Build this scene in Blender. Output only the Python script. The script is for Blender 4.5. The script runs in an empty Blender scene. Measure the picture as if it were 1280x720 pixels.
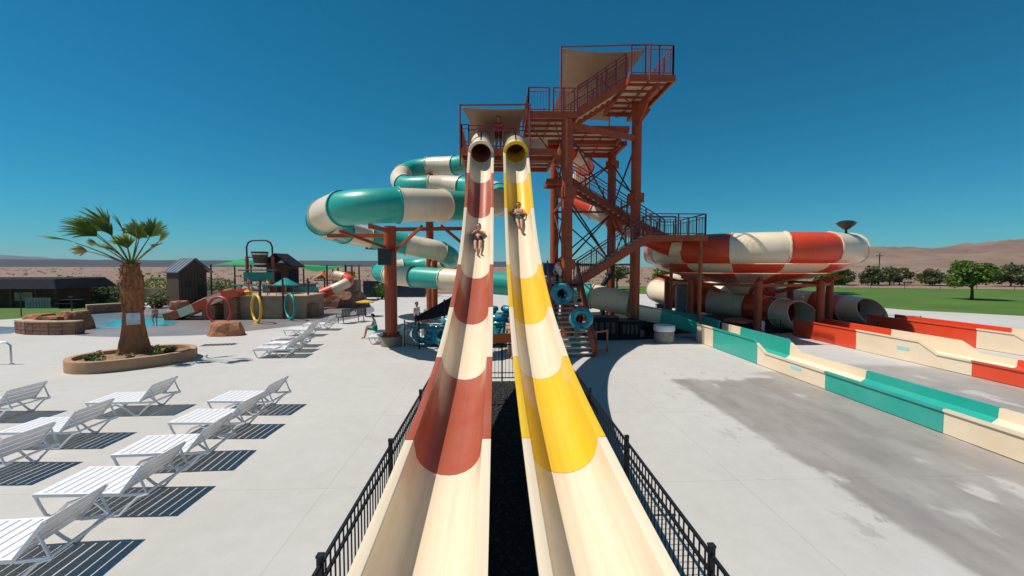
import bpy, bmesh, math, random
from mathutils import Vector, Matrix, noise
R = math.radians
SC = bpy.context.scene
COL = SC.collection

# ------------------------------------------------------------------ camera, sky, sun, exposure
cam_d = bpy.data.cameras.new('camera'); cam = bpy.data.objects.new('camera', cam_d); COL.objects.link(cam)
cam_d.sensor_width = 36.0; cam_d.lens = 18.0 / math.tan(R(50)); cam_d.clip_end = 30000; cam_d.clip_start = 0.05
cam.location = (0, 0, 3.8); cam.rotation_euler = (R(90 - 2.88), 0, R(-2.2))
SC.camera = cam
SUN_EL = 59.0
world = bpy.data.worlds.new('World'); SC.world = world; world.use_nodes = True
wn = world.node_tree; bg = wn.nodes['Background']
sky = wn.nodes.new('ShaderNodeTexSky'); sky.sky_type = 'NISHITA'; sky.sun_disc = False
sky.sun_elevation = R(SUN_EL); sky.sun_rotation = R(-90); sky.altitude = 900; sky.air_density = 1.0; sky.dust_density = 0.25; sky.ozone_density = 2.5
ssep = wn.nodes.new('ShaderNodeSeparateColor'); scom = wn.nodes.new('ShaderNodeCombineColor'); wn.links.new(sky.outputs[0], ssep.inputs[0])
for ch, (gain, pw) in enumerate(((0.20, 1.9), (0.66, 0.97), (0.80, 0.98))):     # colour grade of the whole sky: deep, saturated desert blue
    m1 = wn.nodes.new('ShaderNodeMath'); m1.operation = 'MULTIPLY'; m1.inputs[1].default_value = 0.1; wn.links.new(ssep.outputs[ch], m1.inputs[0])
    m2 = wn.nodes.new('ShaderNodeMath'); m2.operation = 'POWER'; m2.inputs[1].default_value = pw; wn.links.new(m1.outputs[0], m2.inputs[0])
    m3 = wn.nodes.new('ShaderNodeMath'); m3.operation = 'MULTIPLY'; m3.inputs[1].default_value = gain * 10; wn.links.new(m2.outputs[0], m3.inputs[0]); wn.links.new(m3.outputs[0], scom.inputs[ch])
wn.links.new(scom.outputs[0], bg.inputs[0]); bg.inputs[1].default_value = 0.085
sl = bpy.data.lights.new('sun', 'SUN'); sl.energy = 4.6; sl.angle = R(0.53); sl.color = (1.0, 0.93, 0.84)
so = bpy.data.objects.new('sun', sl); COL.objects.link(so)
so.rotation_euler = Vector((0.6, 0.0, -1.0)).to_track_quat('-Z', 'Y').to_euler()
SC.view_settings.view_transform = 'Standard'; SC.view_settings.look = 'None'
SC.view_settings.exposure = 0.12; SC.view_settings.gamma = 1.0
SC.render.resolution_x = 1024; SC.render.resolution_y = 576

# ------------------------------------------------------------------ materials
MT = {}
def mat(name, col, rough=0.5, spec=0.5, coat=0.0, var=0.0, vscale=3.0, bump=0.0, bscale=40.0, metal=0.0, trans=0.0, streak=None, dirt=0.0):
    if name in MT: return MT[name]
    m = bpy.data.materials.new(name); m.use_nodes = True; nt = m.node_tree; b = nt.nodes['Principled BSDF']
    b.inputs['Base Color'].default_value = (*col, 1); b.inputs['Roughness'].default_value = rough
    b.inputs['Specular IOR Level'].default_value = spec; b.inputs['Coat Weight'].default_value = coat; b.inputs['Coat Roughness'].default_value = 0.12
    b.inputs['Metallic'].default_value = metal; b.inputs['Transmission Weight'].default_value = trans
    tc = nt.nodes.new('ShaderNodeTexCoord')
    if var > 0:
        n = nt.nodes.new('ShaderNodeTexNoise'); n.inputs['Scale'].default_value = vscale; n.inputs['Detail'].default_value = 6; n.inputs['Roughness'].default_value = 0.62
        if streak:
            mp = nt.nodes.new('ShaderNodeMapping'); mp.inputs['Scale'].default_value = streak
            nt.links.new(tc.outputs['Object'], mp.inputs[0]); nt.links.new(mp.outputs[0], n.inputs['Vector'])
        else: nt.links.new(tc.outputs['Object'], n.inputs['Vector'])
        rp = nt.nodes.new('ShaderNodeValToRGB'); rp.color_ramp.elements[0].position = 0.3; rp.color_ramp.elements[1].position = 0.7
        a = [max(0, c * (1 - var)) for c in col]; d = [min(1, c * (1 + var * 0.7)) for c in col]
        rp.color_ramp.elements[0].color = (*a, 1); rp.color_ramp.elements[1].color = (*d, 1)
        nt.links.new(n.outputs[0], rp.inputs[0]); nt.links.new(rp.outputs[0], b.inputs['Base Color'])
        rr = nt.nodes.new('ShaderNodeMapRange'); rr.inputs[3].default_value = max(0.02, rough - 0.1); rr.inputs[4].default_value = min(1, rough + 0.12)
        nt.links.new(n.outputs[0], rr.inputs[0]); nt.links.new(rr.outputs[0], b.inputs['Roughness'])
    if bump > 0:
        n2 = nt.nodes.new('ShaderNodeTexNoise'); n2.inputs['Scale'].default_value = bscale; n2.inputs['Detail'].default_value = 4
        nt.links.new(tc.outputs['Object'], n2.inputs['Vector'])
        bp = nt.nodes.new('ShaderNodeBump'); bp.inputs['Strength'].default_value = bump; bp.inputs['Distance'].default_value = 0.02
        nt.links.new(n2.outputs[0], bp.inputs['Height']); nt.links.new(bp.outputs[0], b.inputs['Normal'])
    MT[name] = m; return m

def fibreglass(name, col, rough=0.28, wear=(0.62, 0.56, 0.48), fade=0.35):
    m = bpy.data.materials.new(name); m.use_nodes = True; nt = m.node_tree; b = nt.nodes['Principled BSDF']; L = nt.links.new; tc = nt.nodes.new('ShaderNodeTexCoord')
    def N(sc, scale, det=6, ro=0.6):
        mp = nt.nodes.new('ShaderNodeMapping'); mp.inputs['Scale'].default_value = sc; n = nt.nodes.new('ShaderNodeTexNoise'); n.inputs['Scale'].default_value = scale; n.inputs['Detail'].default_value = det; n.inputs['Roughness'].default_value = ro
        L(tc.outputs['Object'], mp.inputs[0]); L(mp.outputs[0], n.inputs['Vector']); return n.outputs[0]
    def MR(v, a, b_, c, d):
        n = nt.nodes.new('ShaderNodeMapRange'); n.inputs[1].default_value = a; n.inputs[2].default_value = b_; n.inputs[3].default_value = c; n.inputs[4].default_value = d; L(v, n.inputs[0]); return n.outputs[0]
    def MX(c, f, q, mode='MULTIPLY'):
        n = nt.nodes.new('ShaderNodeMix'); n.data_type = 'RGBA'; n.blend_type = mode; L(f, n.inputs[0]); n.inputs[7].default_value = (*q, 1)
        if isinstance(c, tuple): n.inputs[6].default_value = (*c, 1)
        else: L(c, n.inputs[6])
        return n.outputs[2]
    big = N((1, 1, 1), 0.7); streak = N((13, 0.22, 0.35), 1.0, 5, 0.7); scuff = N((3, 1.2, 1.2), 3.5, 8, 0.75)
    c = MX(col, MR(big, 0.35, 0.7, 0.0, fade), tuple(min(1.0, q * 0.75 + 0.20) for q in col), 'MIX')      # sun-faded gelcoat
    c = MX(c, MR(streak, 0.46, 0.74, 0.0, 0.36), wear); c = MX(c, MR(scuff, 0.5, 0.8, 0.0, 0.16), wear)
    L(c, b.inputs['Base Color']); L(MR(scuff, 0.35, 0.7, rough, rough + 0.2), b.inputs['Roughness']); b.inputs['Coat Weight'].default_value = 0.3; b.inputs['Coat Roughness'].default_value = 0.14; b.inputs['Specular IOR Level'].default_value = 0.38
    MT[name] = m; return m
CREAM = fibreglass('cream_fibreglass', (0.79, 0.65, 0.465)); REDBR = fibreglass('brick_red_fibreglass', (0.40, 0.082, 0.034), fade=0.26); YELL = fibreglass('yellow_fibreglass', (0.80, 0.49, 0.014), fade=0.2)
TEAL = fibreglass('teal_fibreglass', (0.012, 0.36, 0.29), fade=0.2); RED = fibreglass('orange_red_fibreglass', (0.70, 0.06, 0.014), fade=0.10)
STEEL = mat('rust_red_paint', (0.35, 0.066, 0.02), 0.5, 0.4, 0, 0.22, 2.5, 0.05, 30)
RODM = mat('dark_steel_rod', (0.085, 0.03, 0.034), 0.5, 0.4, 0, 0.2, 3)
RAILM = mat('maroon_rail_paint', (0.23, 0.045, 0.048), 0.45, 0.5, 0, 0.15, 4)
DECKP = mat('pale_deck_panel', (0.74, 0.65, 0.55), 0.7, 0.3, 0, 0.2, 2)
BLACK = mat('black_powder_coat', (0.012, 0.013, 0.016), 0.45, 0.5, 0, 0.2, 6)
GREYC = mat('grey_footing_concrete', (0.33, 0.30, 0.26), 0.85, 0.3, 0, 0.25, 5, 0.3, 60)
WHITEP = mat('white_plastic', (0.78, 0.77, 0.78), 0.4, 0.5, 0, 0.06, 8)
STUCCO = mat('tan_stucco', (0.46, 0.27, 0.16), 0.9, 0.2, 0, 0.14, 2.5, 0.5, 120)
STUCT = mat('tan_cap', (0.50, 0.34, 0.22), 0.9, 0.2, 0, 0.14, 2.5, 0.4, 120)
SOIL = mat('planter_soil', (0.30, 0.20, 0.12), 1, 0.1, 0, 0.35, 6, 0.8, 40)
TRUNK = mat('palm_trunk', (0.33, 0.14, 0.068), 0.95, 0.1, 0, 0.35, 2.0, 0.7, 50, streak=(6, 6, 0.8))
BOOT = mat('palm_boot', (0.25, 0.095, 0.046), 0.95, 0.1, 0, 0.45, 9)
BARK = mat('bark', (0.12, 0.075, 0.045), 0.95, 0.1, 0, 0.4, 8, 0.6, 40)
GRAVEL = mat('dark_gravel', (0.028, 0.028, 0.03), 0.95, 0.2, 0, 0.5, 40, 0.9, 120)
SKIN = mat('skin', (0.50, 0.26, 0.17), 0.55, 0.4, 0, 0.08, 12)
SKIN2 = mat('skin_tan', (0.36, 0.18, 0.11), 0.55, 0.4, 0, 0.08, 12)
HAIR = mat('dark_hair', (0.02, 0.012, 0.009), 0.6, 0.4, 0, 0.3, 60)
NAVY = mat('dark_navy_cloth', (0.012, 0.012, 0.02), 0.8, 0.2, 0, 0.3, 20)
TEALC = mat('deep_teal_cloth', (0.01, 0.07, 0.10), 0.8, 0.2, 0, 0.3, 20)
WHITEC = mat('white_cloth', (0.72, 0.71, 0.72), 0.9, 0.2, 0, 0.1, 10)
GREENC = mat('green_cloth', (0.01, 0.36, 0.20), 0.9, 0.2, 0, 0.2, 10)
REDC = mat('red_cloth', (0.52, 0.02, 0.015), 0.8, 0.2, 0, 0.2, 20)
ROCKM = mat('red_sandstone', (0.40, 0.17, 0.09), 0.95, 0.2, 0, 0.35, 2.2, 0.8, 25)
WALLST = mat('rock_wall_stone', (0.27, 0.14, 0.095), 0.95, 0.2, 0, 0.35, 3, 0.6, 30)
TANW = mat('tan_wall', (0.36, 0.25, 0.17), 0.9, 0.2, 0, 0.2, 1.5, 0.3, 60)
WOODD = mat('weathered_wood', (0.115, 0.075, 0.055), 0.85, 0.2, 0, 0.3, 3, 0.4, 20, streak=(8, 8, 0.6))
MROOF = mat('grey_metal_roof', (0.13, 0.15, 0.19), 0.4, 0.5, 0, 0.15, 2, metal=0.3)
DROOF = mat('dark_roof', (0.022, 0.024, 0.034), 0.85, 0.1, 0, 0.3, 2)
GREENS = mat('green_canopy', (0.01, 0.33, 0.10), 0.7, 0.3, 0, 0.12, 2)
TEALP = mat('teal_paint', (0.01, 0.26, 0.25), 0.4, 0.5, 0, 0.15, 3)
REDP = mat('red_paint', (0.48, 0.025, 0.02), 0.4, 0.5, 0, 0.15, 3)
YELP = mat('yellow_paint', (0.75, 0.42, 0.01), 0.4, 0.5, 0, 0.12, 3)
BLUEP = mat('blue_sign', (0.005, 0.09, 0.30), 0.5, 0.4, 0, 0.1, 3)
BLUEL = mat('pale_blue_sticker', (0.30, 0.62, 0.72), 0.5, 0.4, 0, 0.1, 3)
BROWNW = mat('brown_wall', (0.12, 0.065, 0.045), 0.9, 0.2, 0, 0.3, 1.0)
GREYW = mat('grey_wall', (0.33, 0.31, 0.29), 0.9, 0.2, 0, 0.2, 1.0)
CHROME = mat('brushed_steel', (0.6, 0.6, 0.6), 0.3, 0.5, 0, 0.1, 8, metal=0.9)
DARKEQ = mat('dark_equipment', (0.014, 0.015, 0.018), 0.8, 0.2, 0, 0.3, 4)
TANK = mat('grey_tank', (0.22, 0.24, 0.26), 0.5, 0.4, 0, 0.2, 2)

def leafmat(name, c0, c1, scale=1.2, tr=0.35):
    m = bpy.data.materials.new(name); m.use_nodes = True; nt = m.node_tree; b = nt.nodes['Principled BSDF']; out = nt.nodes['Material Output']
    tc = nt.nodes.new('ShaderNodeTexCoord'); n = nt.nodes.new('ShaderNodeTexNoise'); n.inputs['Scale'].default_value = scale; n.inputs['Detail'].default_value = 5
    nt.links.new(tc.outputs['Object'], n.inputs['Vector'])
    rp = nt.nodes.new('ShaderNodeValToRGB'); rp.color_ramp.elements[0].position = 0.3; rp.color_ramp.elements[1].position = 0.7
    rp.color_ramp.elements[0].color = (*c0, 1); rp.color_ramp.elements[1].color = (*c1, 1)
    nt.links.new(n.outputs[0], rp.inputs[0]); nt.links.new(rp.outputs[0], b.inputs['Base Color']); b.inputs['Roughness'].default_value = 0.55
    t = nt.nodes.new('ShaderNodeBsdfTranslucent'); nt.links.new(rp.outputs[0], t.inputs[0])
    mx = nt.nodes.new('ShaderNodeMixShader'); mx.inputs[0].default_value = tr
    nt.links.new(b.outputs[0], mx.inputs[1]); nt.links.new(t.outputs[0], mx.inputs[2]); nt.links.new(mx.outputs[0], out.inputs[0])
    MT[name] = m; return m
PALML = leafmat('palm_leaf', (0.085, 0.15, 0.02), (0.25, 0.31, 0.05), 1.5, 0.6)
PALMD = leafmat('dry_palm_leaf', (0.22, 0.15, 0.06), (0.34, 0.27, 0.12), 2)
LEAF1 = leafmat('tree_leaf', (0.06, 0.12, 0.012), (0.14, 0.22, 0.022), 0.9)
LEAF2 = leafmat('dull_leaf', (0.10, 0.11, 0.04), (0.16, 0.17, 0.065), 0.5)
LEAF3 = leafmat('shrub_leaf', (0.04, 0.09, 0.015), (0.12, 0.17, 0.03), 1.5)
def fabric(name, col, tr):
    m = leafmat(name, [c * 0.9 for c in col], col, 2, tr); return m
SAIL = fabric('tan_shade_cloth', (0.34, 0.24, 0.17), 0.32)
SAILG = fabric('green_shade_cloth', (0.02, 0.42, 0.13), 0.35)

# blue vinyl for the inner tubes
VINYL = mat('blue_vinyl', (0.04, 0.42, 0.52), 0.1, 0.6, 0.4, 0.1, 2, trans=0.3)

def ground_mat(name, cols, scales, rough=0.9, bump=0.3, bscale=30):
    m = bpy.data.materials.new(name); m.use_nodes = True; nt = m.node_tree; b = nt.nodes['Principled BSDF']
    tc = nt.nodes.new('ShaderNodeTexCoord'); prev = None
    for i, (s, w) in enumerate(scales):
        n = nt.nodes.new('ShaderNodeTexNoise'); n.inputs['Scale'].default_value = s; n.inputs['Detail'].default_value = 7; n.inputs['Roughness'].default_value = 0.6
        nt.links.new(tc.outputs['Object'], n.inputs['Vector'])
        mm = nt.nodes.new('ShaderNodeMath'); mm.operation = 'MULTIPLY'; mm.inputs[1].default_value = w; nt.links.new(n.outputs[0], mm.inputs[0])
        if prev is None: prev = mm.outputs[0]
        else:
            ad = nt.nodes.new('ShaderNodeMath'); nt.links.new(prev, ad.inputs[0]); nt.links.new(mm.outputs[0], ad.inputs[1]); prev = ad.outputs[0]
    rp = nt.nodes.new('ShaderNodeValToRGB'); k = len(cols)
    rp.color_ramp.elements[0].position = 0.34; rp.color_ramp.elements[1].position = 0.66
    rp.color_ramp.elements[0].color = (*cols[0], 1); rp.color_ramp.elements[1].color = (*cols[-1], 1)
    for i in range(1, k - 1):
        e = rp.color_ramp.elements.new(0.34 + 0.32 * i / (k - 1)); e.color = (*cols[i], 1)
    nt.links.new(prev, rp.inputs[0]); nt.links.new(rp.outputs[0], b.inputs['Base Color']); b.inputs['Roughness'].default_value = rough
    n2 = nt.nodes.new('ShaderNodeTexNoise'); n2.inputs['Scale'].default_value = bscale; n2.inputs['Detail'].default_value = 4; nt.links.new(tc.outputs['Object'], n2.inputs['Vector'])
    bp = nt.nodes.new('ShaderNodeBump'); bp.inputs['Strength'].default_value = bump; bp.inputs['Distance'].default_value = 0.03
    nt.links.new(n2.outputs[0], bp.inputs['Height']); nt.links.new(bp.outputs[0], b.inputs['Normal'])
    MT[name] = m; return m
DESERT = ground_mat('desert_soil', [(0.175, 0.105, 0.072), (0.24, 0.155, 0.105), (0.30, 0.21, 0.145)], [(0.012, 0.6), (0.15, 0.4)], 1.0, 0.4, 3)
GRASSM = ground_mat('lawn_grass', [(0.045, 0.095, 0.008), (0.065, 0.14, 0.010), (0.095, 0.18, 0.014)], [(0.15, 0.55), (6, 0.45)], 0.9, 0.9, 40)
HILLM = ground_mat('dry_hill', [(0.12, 0.075, 0.055), (0.21, 0.13, 0.09), (0.29, 0.195, 0.135)], [(0.005, 0.6), (0.03, 0.4)], 1, 0.5, 0.08)
MESAM = ground_mat('dark_mesa', [(0.02, 0.02, 0.032), (0.045, 0.036, 0.045)], [(0.004, 0.5), (0.03, 0.5)], 1, 0.4, 0.05)
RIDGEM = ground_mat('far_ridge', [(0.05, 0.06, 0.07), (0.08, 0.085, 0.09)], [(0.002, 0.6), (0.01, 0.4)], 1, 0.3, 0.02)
PADM = ground_mat('wet_splash_pad', [(0.17, 0.155, 0.155), (0.23, 0.205, 0.20), (0.30, 0.26, 0.245)], [(0.25, 0.65), (2.5, 0.35)], 0.4, 0.1, 20)

def deck_material():
    m = bpy.data.materials.new('deck_concrete'); m.use_nodes = True; nt = m.node_tree; b = nt.nodes['Principled BSDF']; L = nt.links.new
    tc = nt.nodes.new('ShaderNodeTexCoord'); sep = nt.nodes.new('ShaderNodeSeparateXYZ'); L(tc.outputs['Object'], sep.inputs[0])
    def N(scale, detail=6, rough=0.6, sc=None):
        n = nt.nodes.new('ShaderNodeTexNoise'); n.inputs['Scale'].default_value = scale; n.inputs['Detail'].default_value = detail; n.inputs['Roughness'].default_value = rough
        if sc:
            mp = nt.nodes.new('ShaderNodeMapping'); mp.inputs['Scale'].default_value = sc; L(tc.outputs['Object'], mp.inputs[0]); L(mp.outputs[0], n.inputs['Vector'])
        else: L(tc.outputs['Object'], n.inputs['Vector'])
        return n.outputs[0]
    def M(op, a, c, clamp=False):
        n = nt.nodes.new('ShaderNodeMath'); n.operation = op; n.use_clamp = clamp
        for i, q in enumerate((a, c)):
            if isinstance(q, (int, float)): n.inputs[i].default_value = q
            else: L(q, n.inputs[i])
        return n.outputs[0]
    def SS(v, lo, hi):
        n = nt.nodes.new('ShaderNodeMapRange'); n.interpolation_type = 'SMOOTHSTEP'; n.inputs[1].default_value = lo; n.inputs[2].default_value = hi; L(v, n.inputs[0]); return n.outputs[0]
    x, y = sep.outputs[0], sep.outputs[1]
    base = nt.nodes.new('ShaderNodeValToRGB'); base.color_ramp.elements[0].position = 0.32; base.color_ramp.elements[1].position = 0.68
    base.color_ramp.elements[0].color = (0.435, 0.412, 0.385, 1); base.color_ramp.elements[1].color = (0.525, 0.508, 0.485, 1)
    mixn = M('ADD', M('MULTIPLY', N(0.22), 0.55), M('MULTIPLY', N(2.6, 8, 0.7), 0.45)); L(mixn, base.inputs[0])
    # saw-cut control joints
    jx = M('LESS_THAN', M('ABSOLUTE', M('SUBTRACT', M('FRACT', M('DIVIDE', M('ADD', x, 40.7), 3.6), 0), 0.5), 0), 0.0022)
    jy = M('LESS_THAN', M('ABSOLUTE', M('SUBTRACT', M('FRACT', M('DIVIDE', M('ADD', y, 41.3), 3.6), 0), 0.5), 0), 0.0022)
    joint = M('MULTIPLY', M('MAXIMUM', jx, jy), 0.35)
    # wet runoff: right of the speed slides up to the teal flume, and between the two big flumes
    wob = M('MULTIPLY', M('SUBTRACT', N(0.9, 7, 0.65), 0.5), 0.45); wob2 = M('MULTIPLY', M('SUBTRACT', N(0.35, 5), 0.5), 0.9)
    xe = M('ADD', x, wob); ye = M('ADD', y, wob2)
    topn = M('MULTIPLY', M('SUBTRACT', N(0.55, 6, 0.6, (0.5, 1, 1)), 0.5), 5.0)
    w1 = M('MULTIPLY', SS(xe, 5.8, 6.05), SS(M('MULTIPLY', M('ADD', M('ADD', ye, topn), M('MULTIPLY', M('SUBTRACT', 9.0, x), 0.25)), -1), -14.6, -13.9)); w1 = M('MULTIPLY', w1, M('LESS_THAN', x, 11))
    w2 = M('MULTIPLY', SS(M('ADD', xe, wob2), 12.4, 13.0), SS(M('MULTIPLY', M('ADD', ye, M('MULTIPLY', x, 0.2)), -1), -19.2, -18.4))
    w2 = M('MULTIPLY', w2, M('LESS_THAN', x, 30))
    wet = M('MAXIMUM', w1, M('MULTIPLY', w2, 0.8))
    dry = SS(N(0.8, 4, 0.5, (1, 0.45, 1)), 0.60, 0.66)          # drying islands
    wet = M('MULTIPLY', wet, M('SUBTRACT', 1.0, M('MULTIPLY', dry, 0.8)))
    wet = M('MULTIPLY', wet, M('ADD', 0.62, M('MULTIPLY', SS(N(1.1, 8, 0.7, (1, 0.35, 1)), 0.3, 0.7), 0.38)))
    # gritty dirty fringe left of the wet edge
    fr = M('MULTIPLY', SS(M('ADD', x, wob2), 4.6, 6.0), M('MULTIPLY', SS(N(2.2, 8, 0.75, (1, 0.5, 1)), 0.55, 0.62), M('LESS_THAN', y, 15)))
    fr = M('MULTIPLY', M('MULTIPLY', fr, M('LESS_THAN', x, 9.9)), M('SUBTRACT', 1.0, wet))
    dirt = SS(N(0.5, 8, 0.7), 0.60, 0.78)
    def darken(c, fac, col):
        n = nt.nodes.new('ShaderNodeMix'); n.data_type = 'RGBA'; n.blend_type = 'MULTIPLY'; L(fac, n.inputs[0]); L(c, n.inputs[6]); n.inputs[7].default_value = (*col, 1); return n.outputs[2]
    c = darken(base.outputs[0], joint, (0.55, 0.52, 0.5)); c = darken(c, M('MULTIPLY', dirt, 0.5), (0.78, 0.73, 0.68))
    c = darken(c, M('MULTIPLY', fr, 0.85), (0.6, 0.56, 0.52)); c = darken(c, wet, (0.55, 0.51, 0.485))
    L(c, b.inputs['Base Color'])
    L(M('SUBTRACT', 0.92, M('MULTIPLY', wet, 0.50)), b.inputs['Roughness'])
    bp = nt.nodes.new('ShaderNodeBump'); bp.inputs['Strength'].default_value = 0.15; bp.inputs['Distance'].default_value = 0.01
    L(N(60, 3), bp.inputs['Height']); L(bp.outputs[0], b.inputs['Normal'])
    return m
DECKM = deck_material()
def water_material(name, col):
    m = bpy.data.materials.new(name); m.use_nodes = True; nt = m.node_tree; b = nt.nodes['Principled BSDF']; L = nt.links.new
    tc = nt.nodes.new('ShaderNodeTexCoord'); n = nt.nodes.new('ShaderNodeTexNoise'); n.inputs['Scale'].default_value = 1.3; n.inputs['Detail'].default_value = 5; L(tc.outputs['Object'], n.inputs['Vector'])
    rp = nt.nodes.new('ShaderNodeValToRGB'); rp.color_ramp.elements[0].color = (*[c * 0.8 for c in col], 1); rp.color_ramp.elements[1].color = (*[min(1, c * 1.15) for c in col], 1)
    L(n.outputs[0], rp.inputs[0]); L(rp.outputs[0], b.inputs['Base Color']); b.inputs['Roughness'].default_value = 0.12
    bp = nt.nodes.new('ShaderNodeBump'); bp.inputs['Strength'].default_value = 0.25; bp.inputs['Distance'].default_value = 0.05; L(n.outputs[0], bp.inputs['Height']); L(bp.outputs[0], b.inputs['Normal'])
    return m
WATER = water_material('pale_pool_water', (0.24, 0.34, 0.40)); TURQ = water_material('turquoise_pool', (0.04, 0.42, 0.45))

# ------------------------------------------------------------------ mesh helpers
class MB:
    def __init__(s): s.v = []; s.f = []; s.mi = []
    def add(s, vs, fs, mi=0):
        o = len(s.v); s.v += [tuple(q) for q in vs]
        for f in fs: s.f.append(tuple(i + o for i in f)); s.mi.append(mi)
        return s
    def box(s, c, size, rz=0.0, mi=0):
        hx, hy, hz = [q / 2 for q in size]; cs, sn = math.cos(rz), math.sin(rz); vs = []
        for dz in (-hz, hz):
            for dx, dy in ((-hx, -hy), (hx, -hy), (hx, hy), (-hx, hy)):
                vs.append((c[0] + dx * cs - dy * sn, c[1] + dx * sn + dy * cs, c[2] + dz))
        return s.add(vs, [(3, 2, 1, 0), (4, 5, 6, 7), (0, 1, 5, 4), (1, 2, 6, 5), (2, 3, 7, 6), (3, 0, 4, 7)], mi)
    def beam(s, p0, p1, w, h, mi=0, up=(0, 0, 1)):
        p0 = Vector(p0); p1 = Vector(p1); t = (p1 - p0).normalized(); u = Vector(up)
        sd = t.cross(u)
        if sd.length < 1e-4: sd = t.cross(Vector((0, 1, 0)))
        sd.normalize(); u = sd.cross(t); vs = []
        for p in (p0, p1):
            for a, c in ((-1, -1), (1, -1), (1, 1), (-1, 1)): vs.append(p + sd * (a * w / 2) + u * (c * h / 2))
        return s.add(vs, [(3, 2, 1, 0), (4, 5, 6, 7), (0, 1, 5, 4), (1, 2, 6, 5), (2, 3, 7, 6), (3, 0, 4, 7)], mi)
    def tube(s, pts, r, n=8, mi=0, closed=False):
        pts = [Vector(p) for p in pts]; k = len(pts); rs = r if isinstance(r, (list, tuple)) else [r] * k; vs = []; prev = None
        for i, p in enumerate(pts):
            if closed: t = pts[(i + 1) % k] - pts[i - 1]
            else: t = pts[min(i + 1, k - 1)] - pts[max(i - 1, 0)]
            t.normalize()
            if prev is None:
                a = Vector((0, 0, 1)) if abs(t.z) < 0.9 else Vector((1, 0, 0))
                sd = t.cross(a).normalized()
            else:
                sd = prev - t * prev.dot(t); sd.normalize()
            prev = sd; u = sd.cross(t)
            for j in range(n):
                a = 2 * math.pi * j / n; vs.append(p + (sd * math.cos(a) + u * math.sin(a)) * rs[i])
        fs = []
        for i in range(k if closed else k - 1):
            for j in range(n):
                a = i * n + j; b_ = i * n + (j + 1) % n; i2 = (i + 1) % k
                fs.append((a, b_, i2 * n + (j + 1) % n, i2 * n + j))
        if not closed: fs += [tuple(range(n - 1, -1, -1)), tuple((k - 1) * n + j for j in range(n))]
        return s.add(vs, fs, mi)
    def cyl(s, x, y, z0, z1, r, n=20, r2=None, mi=0): return s.tube([(x, y, z0), (x, y, z1)], [r, r if r2 is None else r2], n, mi)
    def lathe(s, prof, c, n=24, mi=0, close=False):
        vs = []; k = len(prof)
        for r, z in prof:
            for j in range(n):
                a = 2 * math.pi * j / n; vs.append((c[0] + r * math.cos(a), c[1] + r * math.sin(a), c[2] + z))
        fs = []
        for i in range(k if close else k - 1):
            i2 = (i + 1) % k
            for j in range(n): fs.append((i * n + j, i * n + (j + 1) % n, i2 * n + (j + 1) % n, i2 * n + j))
        if not close:
            fs += [tuple(range(n - 1, -1, -1)), tuple((k - 1) * n + j for j in range(n))]
        return s.add(vs, fs, mi)
    def prism(s, poly, z0, z1, mi=0):
        n = len(poly); vs = [(p[0], p[1], z0) for p in poly] + [(p[0], p[1], z1) for p in poly]
        fs = [tuple(range(n - 1, -1, -1)), tuple(range(n, 2 * n))] + [(i, (i + 1) % n, n + (i + 1) % n, n + i) for i in range(n)]
        return s.add(vs, fs, mi)
    def sphere(s, c, r, n=10, m=7, mi=0, sc=(1, 1, 1)):
        prof = []
        vs = [(c[0], c[1], c[2] - r * sc[2])]
        for i in range(1, m):
            th = math.pi * i / m
            for j in range(n):
                a = 2 * math.pi * j / n; vs.append((c[0] + r * sc[0] * math.sin(th) * math.cos(a), c[1] + r * sc[1] * math.sin(th) * math.sin(a), c[2] - r * sc[2] * math.cos(th)))
        vs.append((c[0], c[1], c[2] + r * sc[2])); fs = []
        for j in range(n): fs.append((0, 1 + (j + 1) % n, 1 + j))
        for i in range(m - 2):
            for j in range(n): a = 1 + i * n + j; b_ = 1 + i * n + (j + 1) % n; fs.append((a, b_, b_ + n, a + n))
        l = len(vs) - 1
        for j in range(n): fs.append((l, 1 + (m - 2) * n + j, 1 + (m - 2) * n + (j + 1) % n))
        return s.add(vs, fs, mi)
    def mesh(s, name, mats, smooth=False, bevel=0.0, ang=0.7):
        me = bpy.data.meshes.new(name); me.from_pydata(s.v, [], s.f); 
        for m in (mats if isinstance(mats, (list, tuple)) else [mats]): me.materials.append(m)
        me.polygons.foreach_set('material_index', s.mi)
        bm = bmesh.new(); bm.from_mesh(me); bmesh.ops.recalc_face_normals(bm, faces=bm.faces)
        if bevel > 0:
            bmesh.ops.bevel(bm, geom=[e for e in bm.edges if len(e.link_faces) == 2 and e.calc_face_angle(0) > 0.5], offset=bevel, segments=2, affect='EDGES', profile=0.5)
        if smooth:
            for f in bm.faces: f.smooth = True
            for e in bm.edges:
                if len(e.link_faces) == 2 and e.calc_face_angle(0) > ang: e.smooth = False
        bm.to_mesh(me); bm.free(); me.update(); return me
    def build(s, name, mats, parent=None, smooth=False, bevel=0.0, ang=0.7):
        return link(name, s.mesh(name, mats, smooth, bevel, ang), parent)
def link(name, me, parent=None):
    o = bpy.data.objects.new(name, me); COL.objects.link(o)
    if parent is not None:
        o.parent = parent; o.matrix_parent_inverse = wm(parent).inverted()
    return o
def wm(o):
    m = Matrix.LocRotScale(o.location, o.rotation_euler, o.scale)
    return (wm(o.parent) @ o.matrix_parent_inverse @ m) if o.parent else m
def tag(o, label, cat, group=None):
    o['label'] = label; o['category'] = cat
    if group: o['group'] = group
    return o
def thing(name, label, cat, loc=(0, 0, 0), rz=0.0, group=None):
    o = bpy.data.objects.new(name, None); COL.objects.link(o); o.location = loc; o.rotation_euler = (0, 0, rz); o.empty_display_size = 0.2
    return tag(o, label, cat, group)
def struct(o, kind='structure'): o['kind'] = kind; return o
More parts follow.
